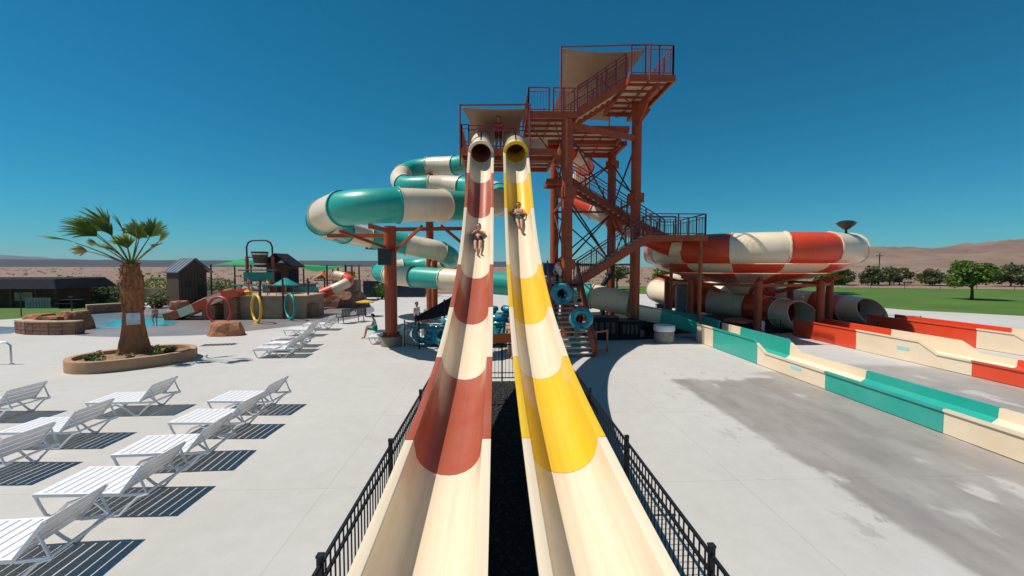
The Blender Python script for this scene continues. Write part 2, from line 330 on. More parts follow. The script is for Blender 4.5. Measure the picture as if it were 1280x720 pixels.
def copy_tree(o, parent=None):
    c = o.copy(); COL.objects.link(c)
    if parent is not None: c.parent = parent; c.matrix_parent_inverse = o.matrix_parent_inverse.copy()
    for ch in list(o.children): copy_tree(ch, c)
    return c
def local(name, mb, mats, parent, smooth=False, bevel=0.0):     # geometry given in the parent's own coordinates
    o = bpy.data.objects.new(name, mb if isinstance(mb, bpy.types.Mesh) else mb.mesh(name, mats, smooth, bevel)); COL.objects.link(o); o.parent = parent; return o
def catmull(pts, step=0.2):
    P = [Vector(p) for p in pts]; P = [P[0] * 2 - P[1]] + P + [P[-1] * 2 - P[-2]]; raw = []
    for i in range(1, len(P) - 2):
        for k in range(24):
            t = k / 24; a, b, c, d = P[i - 1], P[i], P[i + 1], P[i + 2]
            raw.append(0.5 * ((2 * b) + (c - a) * t + (2 * a - 5 * b + 4 * c - d) * t * t + (3 * b - a - 3 * c + d) * t ** 3))
    raw.append(P[-2]); S = [0.0]
    for i in range(1, len(raw)): S.append(S[-1] + (raw[i] - raw[i - 1]).length)
    return raw, S
class Path:
    def __init__(s, pts): s.raw, s.S = catmull(pts); s.L = s.S[-1]
    def at(s, d):
        d = min(max(d, 0), s.L); lo, hi = 0, len(s.S) - 1
        while hi - lo > 1:
            m = (lo + hi) // 2
            if s.S[m] <= d: lo = m
            else: hi = m
        t = (d - s.S[lo]) / max(1e-9, s.S[hi] - s.S[lo]); return s.raw[lo].lerp(s.raw[hi], t)
    def tan(s, d): return (s.at(d + 0.08) - s.at(d - 0.08)).normalized()
    def frame(s, d, side=None):
        t = s.tan(d); sd = side if side is not None else t.cross(Vector((0, 0, 1))).normalized(); return s.at(d), t, sd, sd.cross(t).normalized()
def sweep(path, s0, s1, prof, step, side=None, closed_prof=True, shear=None):
    """closed profile loop (x = side, y = up) swept from s0 to s1 with end caps"""
    n = max(1, int(math.ceil((s1 - s0) / step))); mb = MB(); k = len(prof); vs = []
    for i in range(n + 1):
        p, t, sd, u = path.frame(s0 + (s1 - s0) * i / n, side)
        for (x, y) in prof:
            q = p + sd * x + u * y
            if shear and i == n: q = q + t * shear(x, y)
            vs.append(q)
    fs = [(i * k + j, i * k + (j + 1) % k, (i + 1) * k + (j + 1) % k, (i + 1) * k + j) for i in range(n) for j in range(k)]
    mb.add(vs, fs); return mb
def cap_ends(mb, k, half):        # end faces for a thin open profile of 2*half points: quads between inner and outer
    n = len(mb.v) // k
    for base in (0, (n - 1) * k):
        for j in range(half - 1): mb.f.append((base + j, base + j + 1, base + k - 2 - j, base + k - 1 - j)); mb.mi.append(0)
    return mb
rnd = random.Random(7)

# ------------------------------------------------------------------ the setting
def sheet(name, poly, z, m, kind='structure', sub=0):
    me = bpy.data.meshes.new(name); me.from_pydata([(p[0], p[1], z) for p in poly], [], [tuple(range(len(poly)))]); me.materials.append(m); me.update()
    if me.polygons[0].normal.z < 0: me.flip_normals()
    return struct(link(name, me), kind)
def smooth_poly(pts, it=2):
    for _ in range(it):
        q = []
        for i in range(len(pts)):
            a, b = pts[i], pts[(i + 1) % len(pts)]
            q += [(a[0] * .75 + b[0] * .25, a[1] * .75 + b[1] * .25), (a[0] * .25 + b[0] * .75, a[1] * .25 + b[1] * .75)]
        pts = q
    return pts
sheet('desert_ground', [(-9000, -600), (9000, -600), (9000, 9500), (-9000, 9500)], -0.03, DESERT)
sheet('concrete_deck', [(-60, -14), (60, -14), (60, 30), (44, 33), (38, 40), (36, 52), (10, 62), (-12, 58), (-46, 56), (-60, 46)], 0.0, DECKM)
sheet('lawn', [(60, 20), (41.8, 27.0), (40.4, 31.3), (38.5, 33.4), (36.0, 35.7), (35.2, 38.5), (34.6, 42), (27.7, 55), (12, 66), (-2, 72), (2, 84), (30, 80), (60, 76), (84, 68), (110, 52), (110, 20)], 0.008, GRASSM)
sheet('lawn', [(-38, 29.0), (-33.8, 33.6), (-34.6, 37), (-34.9, 42), (-40, 49), (-60, 49), (-60, 29)], 0.008, GRASSM)
sheet('splash_pad', smooth_poly([(-22.4, 23.7), (-16.6, 24), (-14.8, 25.3), (-12.4, 28.3), (-10.2, 30.8), (-10, 37.4), (-14, 46), (-29.6, 46), (-33, 41), (-31.7, 31.6), (-27, 27)]), 0.004, PADM)
sheet('pool_water', smooth_poly([(-26.8, 27.1), (-24.2, 26.3), (-23, 27.6), (-20.5, 27.9), (-21.7, 30.3), (-25.3, 33.3), (-30, 36.3), (-32.9, 35.2), (-32.6, 33)], 1), 0.010, WATER)
sheet('pool_water', smooth_poly([(-25.2, 28.1), (-23.3, 28.0), (-20.8, 28.3), (-21.9, 30.3), (-25.1, 32.3), (-27, 31.8)], 2), 0.016, TURQ)
sheet('pool_water', smooth_poly([(-33, 23.4), (-27.3, 24.9), (-28.2, 26.5), (-30.3, 28.3), (-36, 28.4)], 1), 0.010, WATER)
sheet('gravel_shade_bed', [(-1.54, -9), (1.94, -9), (1.94, 14.0), (-1.54, 14.0)], 0.006, GRAVEL)
sheet('gravel_shade_bed', smooth_poly([(4.5, 21.7), (9.0, 21.9), (10.0, 24.0), (13.0, 23.4), (16.2, 23.6), (22.2, 25.2), (25.5, 27.5), (23.5, 35.5), (14, 37), (3.5, 34)], 2), 0.006, GRAVEL)  # dark sheet in gravel colour, added to deepen the shade under tower and bowl
mb = MB()
for i in range(5200):
    x = rnd.uniform(-1.5, 1.9); y = 13.95 - 12 * rnd.random() ** 1.5; r = rnd.uniform(0.02, 0.05)
    j = [rnd.uniform(0.6, 1.2) * r for _ in range(6)]
    mb.add([(x + j[0], y, .02), (x, y + j[1], .02), (x - j[2], y, .02), (x, y - j[3], .02), (x + r * .2, y - r * .1, .014 + j[4] * .8)], [(0, 1, 4), (1, 2, 4), (2, 3, 4), (3, 0, 4)])
o = struct(mb.build('gravel', mat('basalt_stone', (0.05, 0.05, 0.052), 0.9, 0.3, 0, 0.6, 3)), 'stuff'); tag(o, 'dark loose gravel in the bed below the two speed slides', 'gravel')

def ridge(name, pts, m, depth, rough, seed, nx=160, ny=24, flat=False):
    """pts: list of (x, y, height) along the crest"""
    mb = MB(); P = []
    L = len(pts) - 1
    for i in range(nx + 1):
        t = i / nx * L; k = min(int(t), L - 1); u = t - k; a, b = pts[k], pts[k + 1]; u = u * u * (3 - 2 * u)
        cx, cy, h = [a[q] + (b[q] - a[q]) * u for q in range(3)]
        d = Vector((cx, cy, 0)).normalized()
        for j in range(ny + 1):
            w = (j / ny - 0.55) * 2.0
            prof = max(0.0, 1 - abs(w) ** (4 if flat else 1.25))
            q = Vector((cx, cy, 0)) + d * (w * depth)
            nz = noise.fractal(Vector((q.x, q.y, seed)) / (depth * 0.42), 1.0, 2.1, 5)
            z = h * prof * (1 + rough * nz) if not flat else h * min(1, prof * 1.6) * (1 + rough * 0.3 * nz)
            P.append((q.x, q.y, max(-2, z) - 0.5))
    n1 = ny + 1
    mb.add(P, [(i * n1 + j, (i + 1) * n1 + j, (i + 1) * n1 + j + 1, i * n1 + j + 1) for i in range(nx) for j in range(ny)])
    return struct(mb.build(name, m, None, True, 0, 3))
ridge('hills', [(480, 1250, 6), (760, 1060, 44), (930, 990, 42), (1080, 950, 50), (1180, 900, 64), (1300, 850, 66), (1450, 720, 62), (1600, 500, 60), (1700, 300, 50)], HILLM, 380, 0.42, 3.1)
ridge('mesa', [(-4200, 1200, 46), (-3600, 2500, 46), (-2600, 2900, 44), (-1500, 3200, 42), (-600, 3300, 42), (200, 3300, 36), (900, 3300, 20)], MESAM, 420, 0.2, 8.3, flat=True)
ridge('far_mountain', [(-9000, 2000, 190), (-8200, 4300, 200), (-7300, 5800, 190), (-6300, 6400, 120), (-5400, 6700, 60), (-4400, 7000, 10)], RIDGEM, 800, 0.16, 5.7)

# ------------------------------------------------------------------ speed slides
SPROF = []
FW, TW = 0.60, 0.48
inner = [(-FW, -0.05), (-FW, 0.0), (-TW - 0.008, 0.0), (-TW - 0.001, -0.004), (-TW + 0.004, -0.03), (-TW + 0.02, -0.16)]
for k in range(1, 12):
    a = math.pi * k / 12; inner.append((-(TW - 0.02) * math.cos(a), -0.16 - 0.39 * math.sin(a)))
inner += [(TW - 0.02, -0.16), (TW - 0.004, -0.03), (TW + 0.001, -0.004), (TW + 0.008, 0.0), (FW, 0.0), (FW, -0.05)]
outer = [(FW - 0.02, -0.05), (FW - 0.02, -0.022), (TW + 0.04, -0.022), (TW + 0.03, -0.05), (TW + 0.015, -0.16)]
for k in range(1, 12):
    a = math.pi * k / 12; outer.append(((TW + 0.012) * math.cos(a), -0.16 - 0.42 * math.sin(a)))
outer += [(-TW - 0.015, -0.16), (-TW - 0.03, -0.05), (-TW - 0.04, -0.022), (-FW + 0.02, -0.022), (-FW + 0.02, -0.05)]
SPROF = inner + outer
PROFILE = [(21.6, 10.25), (20.55, 9.25), (19.5, 8.15), (17.6, 6.15), (16, 4.85), (14.4, 3.84), (11.8, 2.66), (9.15, 1.86), (7.5, 1.56), (5.9, 1.37), (3.6, 1.17), (0, 1.02), (-5, 0.97)]
BOUND = [20.5, 19.3, 17.65, 14.45, 11.85, 9.15, 5.95, 2.6, -0.9, -4.6]
def speed_slide(xc, colr, label, seamcol):
    t = thing('speed_slide', label, 'water slide', (xc, 20, 0), group='steep open speed slides side by side')
    path = Path([(xc, y, z) for y, z in PROFILE]); X = Vector((-1, 0, 0))
    def s_of(y):
        lo, hi = 0, path.L
        for _ in range(40):
            m = (lo + hi) / 2
            if path.at(m).y > y: lo = m
            else: hi = m
        return lo
    ss = [s_of(y) for y in BOUND]; k = len(SPROF)
    for i in range(len(ss) - 1):
        c = colr if i % 2 == 1 else CREAM
        mb = sweep(path, ss[i] + (0.005 if i else 0), ss[i + 1] - 0.005, SPROF, 0.16, X)
        cap_ends(mb, k, k // 2)
        o = mb.build('slide_section', c, t, True, 0, 0.9)
    fl = [(x * 1.02, y - 0.004) for x, y in outer[2:-2]]; fl = fl + [(x * 1.05, y - 0.05) for x, y in reversed(fl)]
    for q in ss[1:-1]:
        mb = sweep(path, q - 0.05, q + 0.05, fl, 0.1, X); cap_ends(mb, len(fl), len(fl) // 2); mb.build('joint_flange', CREAM, t)
    # covered start tube with a flared rim
    s1 = s_of(20.45); ring = []
    tp = [(-0.47 * math.cos(a), -0.14 + 0.47 * math.sin(a)) for a in [2 * math.pi * q / 28 for q in range(28)]]
    r2 = [(-0.44 * math.cos(a), -0.14 + 0.44 * math.sin(a)) for a in [2 * math.pi * q / 28 for q in range(28)]]
    up = Path([(xc, 24.0, 10.12), (xc, 22.6, 10.1), (xc, 21.7, 9.92), (xc, 21.0, 9.5), (xc, 20.5, 9.1)])
    m2 = MB()
    def ringtube(path2, sa, sb, ro, ri, step=0.15):
        n = max(1, int((sb - sa) / step)); vs = []; q = 28
        for i in range(n + 1):
            p, tt, sd, u = path2.frame(sa + (sb - sa) * i / n, X)
            for rr in (ro, ri):
                for j in range(q):
                    a = 2 * math.pi * j / q; vs.append(p + sd * (rr * math.cos(a)) + u * (rr * math.sin(a)))
        fs = []
        for i in range(n):
            for j in range(q):
                a, b = i * 2 * q, (i + 1) * 2 * q; jn = (j + 1) % q
                fs += [(a + j, a + jn, b + jn, b + j), (a + q + j, b + q + j, b + q + jn, a + q + jn)]
        for base in (0, n * 2 * q):
            for j in range(q): jn = (j + 1) % q; fs.append((base + j, base + jn, base + q + jn, base + q + j))
        return MB().add(vs, fs)
    o = ringtube(up, 0, up.L - 0.02, 0.52, 0.47).build('start_tube', CREAM, t, True)
    o = ringtube(up, 0.02, up.L - 0.01, 0.468, 0.455).build('inner_liner', colr, t, True)
    MB().tube([(xc, 24.0, 10.12), (xc, 24.03, 10.12)], 0.5, 24).build('sky_block_plate', colr, t)  # added plate, shuts out the sky so the tube stays dark inside
    ringtube(up, up.L - 0.10, up.L + 0.02, 0.61, 0.475).build('mouth_rim', colr if seamcol else CREAM, t, True)
    pts = []
    for k in range(9):
        q, tt, sd, u = up.frame(0.8 + (up.L - 0.95) * k / 8, X); pts.append(q + u * 0.525)
    MB().tube(pts, 0.028, 8).build('top_seam', DARKEQ, t, True)
    # saddle supports under the chute
    for y in (18.2, 14.9, 11.4, 8.2, 4.6):
        p, tt, sd, u = path.frame(s_of(y), X); b = p - u * 0.60
        mb = MB(); mb.cyl(b.x, b.y, 0.0, b.z - 0.10, 0.08, 12); mb.box((b.x, b.y, 0.02), (0.4, 0.4, 0.03)); mb.build('support_post', STEEL, t, True)
        MB().beam(p - u * 0.585 - sd * 0.42, p - u * 0.585 + sd * 0.42, 0.08, 0.03, 0, u).build('saddle', STEEL, t)
    return t, path, s_of
XA, XB = -0.67, 0.97
slideA, pathA, sA = speed_slide(XA, REDBR, 'open speed slide in cream and brick red bands coming down from the tower', False)
slideB, pathB, sB = speed_slide(XB, YELL, 'open speed slide in cream and yellow bands coming down from the tower', True)

# ------------------------------------------------------------------ tower
tower = thing('slide_tower', 'tall rust red steel slide tower with stairs, decks and shade sails', 'slide tower', (5.5, 24, 0))
def part(mb, name, m, parent=None, smooth=False, bevel=0.0): return mb.build(name, m, parent if parent is not None else tower, smooth, bevel)
COLS = {'a': (3.45, 20.8, 10.75), 'b': (7.6, 23.2, 12.5), 'c': (7.5, 27.7, 11.0), 'd': (3.8, 27.8, 11.0), 'e': (-0.72, 22.6, 9.0), 'f': (1.05, 22.6, 9.0)}
for k, (x, y, h) in COLS.items():
    c = part(MB().cyl(x, y, 0.25, h, 0.27 if k in 'abcd' else 0.2, 24), 'column', STEEL, None, True)
    part(MB().cyl(x, y, 0.0, 0.3, 0.55, 24), 'footing', GREYC, c, True)
def deck(x0, x1, y0, y1, z, nb=6, dr='x'):
    d = part(MB().box(((x0 + x1) / 2, (y0 + y1) / 2, z - 0.03), (x1 - x0, y1 - y0, 0.06)), 'deck', DECKP)
    fr = MB(); h = 0.2; zc = z - 0.06 - h / 2
    for y in (y0, y1): fr.beam((x0 - .06, y, zc + .02), (x1 + .06, y, zc + .02), 0.1, h + 0.1)
    for x in (x0, x1): fr.beam((x, y0 + .06, zc), (x, y1 - .06, zc), 0.1, h + 0.06)
    part(fr, 'deck_frame', STEEL, d)
    n = max(1, int((y1 - y0) / 0.75))
    for i in range(1, n): part(MB().beam((x0 + .06, y0 + (y1 - y0) * i / n, zc + .03), (x1 - .06, y0 + (y1 - y0) * i / n, zc + .06), 0.08, 0.12), 'joist', STEEL, d)
    n = max(2, int((x1 - x0) / 0.9))
    for i in range(1, n): part(MB().beam((x0 + (x1 - x0) * i / n, y0 + .06, zc + .07), (x0 + (x1 - x0) * i / n, y1 - .06, zc + .07), 0.05, 0.09), 'joist', STEEL, d)
    return d
def railing(p0, p1, h=1.1, sp=1.1, bal=0.13, m=None, name='railing', parent=None):
    p0, p1 = Vector(p0), Vector(p1); L = (p1 - p0).length; m = m or RAILM
    Z = Vector((0, 0, 1)); mb = MB()
    mb.beam(p0 + Z * h, p1 + Z * h, 0.06, 0.05); mb.beam(p0 + Z * (h - .18), p1 + Z * (h - .18), 0.035, 0.03); mb.beam(p0 + Z * 0.1, p1 + Z * 0.1, 0.04, 0.04)
    n = max(1, round(L / sp))
    for i in range(n + 1): q = p0.lerp(p1, i / n); mb.beam(q - Z * 0.05, q + Z * h, 0.06, 0.06)
    if bal:
        n = int(L / bal)
        for i in range(1, n): q = p0.lerp(p1, i / n); mb.beam(q + Z * 0.1, q + Z * (h - 0.18), 0.014, 0.014)
    return part(mb, name, m, parent)
# starting deck of the speed slides
deck(-1.62, 2.9, 22.0, 24.4, 9.4); deck(-1.62, -1.27, 20.75, 21.88, 9.4); deck(-0.06, 0.36, 20.75, 21.88, 9.4); deck(1.58, 2.9, 20.75, 21.88, 9.4)
railing((-1.6, 20.78, 9.4), (-1.25, 20.78, 9.4), 1.1, 0.5); railing((-1.6, 20.78, 9.4), (-1.6, 24.35, 9.4)); railing((-1.6, 24.35, 9.4), (1.5, 24.35, 9.4))
railing((-0.1, 20.78, 9.4), (0.40, 20.78, 9.4), 1.1, 0.6); railing((-1.25, 20.78, 10.15), (1.6, 20.78, 10.15), 0.3, 3, 0)
# mid deck and the deck behind the upper stair
deck(1.55, 3.85, 20.6, 24.9, 11.1); deck(3.97, 6.95, 22.6, 24.9, 11.1)
railing((1.58, 20.62, 11.1), (2.55, 20.62, 11.1)); railing((1.58, 20.62, 11.1), (1.58, 24.85, 11.1)); railing((1.58, 24.85, 11.1), (3.8, 24.85, 11.1))
# upper deck
deck(6.25, 8.3, 20.1, 24.8, 12.65)
railing((6.3, 20.12, 12.65), (8.26, 20.12, 12.65), 1.35, 0.65); railing((8.26, 20.12, 12.65), (8.26, 24.75, 12.65), 1.35); railing((8.26, 24.75, 12.65), (6.3, 24.75, 12.65), 1.35)
railing((2.75, 20.62, 11.1), (3.75, 20.62, 11.1), 1.1, 0.5)
# gusset brackets carrying the overhang
part(MB().beam((7.7, 23.2, 11.5), (8.24, 23.2, 12.25), 0.14, 0.22), 'bracket', STEEL); part(MB().beam((7.6, 22.9, 11.3), (7.6, 21.6, 12.05), 0.14, 0.2), 'bracket', STEEL)
part(MB().beam((7.6, 20.2, 12.2), (7.6, 24.7, 12.2), 0.2, 0.32), 'girder', STEEL)
part(MB().beam((3.45, 20.9, 10.62), (7.4, 23.0, 10.62), 0.18, 0.28), 'girder', STEEL); part(MB().beam((3.8, 24.6, 10.6), (3.8, 27.6, 10.6), 0.2, 0.3), 'girder', STEEL)
part(MB().beam((3.8, 27.7, 10.9), (7.5, 27.7, 10.9), 0.2, 0.3), 'girder', STEEL); part(MB().beam((7.5, 24.9, 10.9), (7.5, 27.6, 10.9), 0.2, 0.3), 'girder', STEEL)
deck(4.0, 7.3, 25.1, 27.6, 11.1)
# pale wind screen under the mid deck
part(MB().box((2.2, 23.6, 9.95), (1.3, 0.05, 1.5)), 'wind_screen', DECKP)
part(MB().beam((2.95, 20.9, 8.9), (3.3, 20.9, 8.9), 0.25, 0.42), 'girder', STEEL)
part(MB().beam((1.6, 20.95, 10.7), (2.9, 20.95, 9.0), 0.06, 0.06), 'brace', STEEL); part(MB().beam((2.9, 20.95, 10.7), (3.3, 20.9, 9.0), 0.06, 0.06), 'brace', STEEL)
def stair(p0, p1, width, axis, name='stair_flight', side_only=None):
    """p0 low end, p1 high end (centre line), width across axis"""
    p0, p1 = Vector(p0), Vector(p1); A = Vector(axis); d = p1 - p0; n = max(3, int(abs(d.z) / 0.18))
    zz = Vector((0, 0, .08)); o = A * (width / 2)
    fl = part(MB().beam(p0 - o - zz, p1 - o - zz, 0.07, 0.34), name, STEEL); part(MB().beam(p0 + o - zz, p1 + o - zz, 0.07, 0.34), 'stringer', STEEL, fl)
    run = Vector((d.x, d.y, 0)) / n
    for i in range(n):
        c = p0 + d * ((i + 0.5) / n); c.z = p0.z + d.z * (i + 1) / n - 0.03
        w = width - 0.08
        sz = (abs(run.x) + 0.03 if abs(run.x) > abs(run.y) else w, w if abs(run.x) > abs(run.y) else abs(run.y) + 0.03, 0.05)
        part(MB().box(c, sz), 'tread', DECKP, fl)
    for sgn in (-1, 1):
        if side_only and sgn != side_only: continue
        o = A * (sgn * width / 2); railing(p0 + o + Vector((0, 0, .08)), p1 + o + Vector((0, 0, .08)), 1.0, 1.2, 0.13, None, 'railing', fl)
    return fl
stair((3.9, 21.6, 11.1), (6.25, 21.6, 12.62), 1.85, (0, 1, 0))
stair((9.8, 25.3, 5.42), (4.3, 25.3, 8.72), 1.2, (0, 1, 0)); deck(2.95, 4.3, 24.5, 26.0, 8.75)
deck(9.8, 10.9, 21.9, 26.0, 5.4)
railing((8.0, 21.93, 5.4), (10.85, 21.93, 5.4), 1.1, 1.2, 0.16); railing((10.85, 21.93, 5.4), (10.85, 25.95, 5.4)); railing((10.85, 25.95, 5.4), (9.85, 25.95, 5.4))
deck(7.95, 9.7, 21.9, 23.1, 5.4); railing((8.0, 23.05, 5.4), (9.75, 23.05, 5.4))
stair((4.2, 22.3, 3.02), (7.9, 22.3, 5.38), 1.2, (0, 1, 0)); deck(2.6, 4.2, 21.5, 23.0, 3.0)
fl = stair((3.35, 17.7, 0.0), (3.35, 21.45, 3.0), 1.5, (1, 0, 0))
part(MB().beam((4.12, 17.5, 0.32), (4.12, 21.5, 3.35), 0.12, 0.75), 'side_panel', STEEL, fl)
for x, y, h in ((2.7, 22.9, 3), (4.1, 22.9, 3), (10.7, 22.1, 5.1), (10.7, 25.8, 5.1)): part(MB().cyl(x, y, 0, h, 0.1, 14), 'stair_post', STEEL, None, True)
# cross bracing
def rod(a, b, r=0.045, m=None): part(MB().tube([a, b], r, 8), 'brace', m or RODM, None, True)
A_, B_, C_, D_ = [(COLS[k][0], COLS[k][1]) for k in 'abcd']
for (p, q) in ((A_, C_), (D_, C_), (B_, C_), (A_, D_)):
    for z0, z1 in ((7.4, 10.4), (4.0, 7.2)):
        rod((*p, z0), (*q, z1)); rod((*p, z1), (*q, z0))
    for z in (7.3, 3.9): part(MB().beam((*p, z), (*q, z), 0.1, 0.12), 'strut', STEEL)
rod((*B_, 10.5), (*C_, 7.4)); rod((*A_, 9.9), (*B_, 7.6)); rod((*A_, 6.9), (*C_, 4.0))
for (x, y, z) in ((*A_, 7.35), (*A_, 3.9), (*B_, 7.5), (*C_, 7.35), (*C_, 10.3)): part(MB().box((x, y, z), (0.62, 0.62, 0.5), 0.4), 'gusset', STEEL)
# shade sails
def sail(name, c4, sag, m, n=14, th=0.015, peak=0.0):
    a, b, c, d = [Vector(q) for q in c4]; vs = []
    for i in range(n + 1):
        for j in range(n + 1):
            u, v = i / n, j / n
            eu = 0.5 + (u - 0.5) * (1 - 0.20 * math.sin(math.pi * v)); ev = 0.5 + (v - 0.5) * (1 - 0.06 * math.sin(math.pi * u))
            p = a.lerp(b, eu).lerp(d.lerp(c, eu), ev); p.z -= sag * math.sin(math.pi * u) * math.sin(math.pi * v)
            p.z += peak * (1 - abs(2 * u - 1)) * math.sin(math.pi * v) ** 0.5 if peak else 0
            vs.append(p)
    k = n + 1; N = len(vs); vs = vs + [v + Vector((0, 0, th)) for v in vs]
    fs = []
    for i in range(n):
        for j in range(n):
            q = (i * k + j, (i + 1) * k + j, (i + 1) * k + j + 1, i * k + j + 1); fs.append(q[::-1]); fs.append(tuple(x + N for x in q))
    ed = [i * k for i in range(k)] + [n * k + j for j in range(1, k)] + [i * k + n for i in range(n - 1, -1, -1)] + [j for j in range(n - 1, 0, -1)]
    for i in range(len(ed)): a_, b_ = ed[i], ed[(i + 1) % len(ed)]; fs.append((a_, b_, b_ + N, a_ + N))
    return MB().add(vs, fs).build(name, m, tower, True, 0, 2)
sail('shade_sail', [(-1.6, 20.8, 11.3), (1.6, 20.8, 11.3), (1.6, 24.6, 10.75), (-1.6, 24.6, 10.75)], 0.12, SAIL)
for x, y, z in ((-1.66, 20.72, 11.42), (1.62, 20.5, 11.42), (-1.66, 24.7, 10.85), (1.66, 24.95, 12.4)): part(MB().cyl(x, y, 8.5, z, 0.045, 10), 'sail_post', RAILM, None, True)
part(MB().beam((-1.66, 20.72, 11.38), (1.62, 20.5, 11.38), 0.06, 0.06), 'sail_beam', RAILM)
sail('shade_sail', [(3.15, 20.5, 13.95), (7.1, 20.5, 13.95), (7.1, 27.2, 12.9), (3.15, 27.2, 12.9)], 0.1, SAIL, 16, 0.015, 0.3)
for x, y, z0, z in ((3.08, 20.45, 11, 14.05), (7.15, 20.06, 12.4, 14.05), (3.08, 27.4, 10.9, 13.7), (7.2, 27.4, 10.9, 13.7)): part(MB().cyl(x, y, z0, z, 0.05, 10), 'sail_post', RAILM, None, True)
part(MB().beam((3.08, 20.45, 14.0), (7.15, 20.06, 14.0), 0.05, 0.05), 'sail_beam', RAILM)
for y in (22.5, 24.8): part(MB().tube([(3.2, y, 12.3), (5.1, y, 13.6), (7.0, y, 12.3)], 0.035, 8), 'hip_frame', RAILM, None, True)
# ladder of guard rails beside the upper stair
railing((3.9, 20.66, 11.15), (6.2, 20.66, 12.7), 1.15, 0.55, 0.13)

# ------------------------------------------------------------------ tube builder
def tube_sections(t, path, r, cols, first, length, shear_last=None, phase=0, s_start=0.0, s_end=None, th=0.035, q=28, flange=0.06):
    s_end = path.L if s_end is None else s_end; s = s_start; i = phase; out = []
    bounds = [s]
    s += first
    while s < s_end - 0.6: bounds.append(s); s += length
    bounds.append(s_end)
    for a, b in zip(bounds[:-1], bounds[1:]):
        last = b == s_end; n = max(2, int((b - a) / 0.28)); fe = 0.0 if (last and shear_last) else flange; vs = []; fs = []
        rows = [(a + 0.004, r + flange), (a + 0.05, r + flange), (a + 0.051, r)] + [(a + (b - a) * j / n, r) for j in range(1, n)] + [(b - 0.051, r), (b - 0.05, r + fe), (b - 0.004, r + fe)]
        for k, (sd_, rr) in enumerate(rows):
            p, tt, sd, u = path.frame(sd_)
            for j in range(q):
                an = 2 * math.pi * j / q; pt = p + sd * (rr * math.cos(an)) + u * (rr * math.sin(an))
                if last and shear_last: pt -= tt * ((shear_last * (1 + math.sin(an)) + 0.08 * (1 + math.cos(an))) * max(0, 1 - (b - sd_) / (b - a)))
                vs.append(pt)
        ri = r - th
        for k in range(len(rows) - 1):
            for j in range(q): fs.append((k * q + j, k * q + (j + 1) % q, (k + 1) * q + (j + 1) % q, (k + 1) * q + j))
        o = len(vs); R2 = [rows[0][0]] + [x[0] for x in rows[3:-3]] + [rows[-1][0]]
        for sd_ in R2:
            p, tt, sd, u = path.frame(sd_)
            for j in range(q):
                an = 2 * math.pi * j / q; pt = p + sd * (ri * math.cos(an)) + u * (ri * math.sin(an))
                if last and shear_last: pt -= tt * ((shear_last * (1 + math.sin(an)) + 0.08 * (1 + math.cos(an))) * max(0, 1 - (b - sd_) / (b - a)))
                vs.append(pt)
        for k in range(len(R2) - 1):
            for j in range(q): fs.append((o + k * q + j, o + (k + 1) * q + j, o + (k + 1) * q + (j + 1) % q, o + k * q + (j + 1) % q))
        e = (len(rows) - 1) * q; e2 = o + (len(R2) - 1) * q
        for j in range(q): jn = (j + 1) % q; fs.append((j, o + j, o + jn, jn)); fs.append((e + j, e + jn, e2 + jn, e2 + j))
        out.append(MB().add(vs, fs).build('tube_section', cols[i % len(cols)], t, True, 0, 0.6)); i += 1
    return out
def flume(t, x0, x1, ys, cols, h0, h1, ystep, lip=0.045, start_taper=False):
    """straight rectangular run-out between x0 and x1, sections between successive ys (descending); wall height drops from h0 to h1 at ystep"""
    def h(y): return h0 if y >= ystep + 0.35 else (h1 if y <= ystep - 0.35 else h1 + (h0 - h1) * (y - ystep + 0.35) / 0.7)
    for i in range(len(ys) - 1):
        ya, yb = ys[i] - 0.004, ys[i + 1] + 0.004
        Y = sorted({ya, yb} | {v for v in (ystep + .35, ystep - .35) if yb < v < ya}, reverse=True)
        mb = MB()
        def loop(y):
            H = h(y); w = 0.05
            return [(x0 - lip, y, H), (x0 + w, y, H), (x0 + w + 0.02, y, 0.34), (x0 + 0.22, y, 0.24), (x1 - 0.22, y, 0.24), (x1 - w - 0.02, y, 0.34), (x1 - w, y, H), (x1 + lip, y, H), (x1 + lip, y, H - 0.06), (x1 + 0.005, y, H - 0.06), (x1, y, 0.02), (x0, y, 0.02), (x0 - 0.005, y, H - 0.06), (x0 - lip, y, H - 0.06)]
        vs = [q for y in Y for q in loop(y)]; k = 14
        fs = [(i_ * k + j, i_ * k + (j + 1) % k, (i_ + 1) * k + (j + 1) % k, (i_ + 1) * k + j) for i_ in range(len(Y) - 1) for j in range(k)]
        for b in (0, (len(Y) - 1) * k):
            fs += [tuple(b + j for j in (0, 1, 12, 13)), tuple(b + j for j in (1, 2, 11, 12)), tuple(b + j for j in (2, 3, 4, 5, 10, 11)), tuple(b + j for j in (5, 6, 9, 10)), tuple(b + j for j in (6, 7, 8, 9))]
        mb.add(vs, fs); mb.build('flume_section', cols[i % len(cols)], t, True, 0, 0.35)
def water_sheet(t, x0, x1, ya, yb, z):
    MB().box(((x0 + x1) / 2, (ya + yb) / 2, z), (x1 - x0, abs(ya - yb), 0.02)).build('water_film', WATER, t)

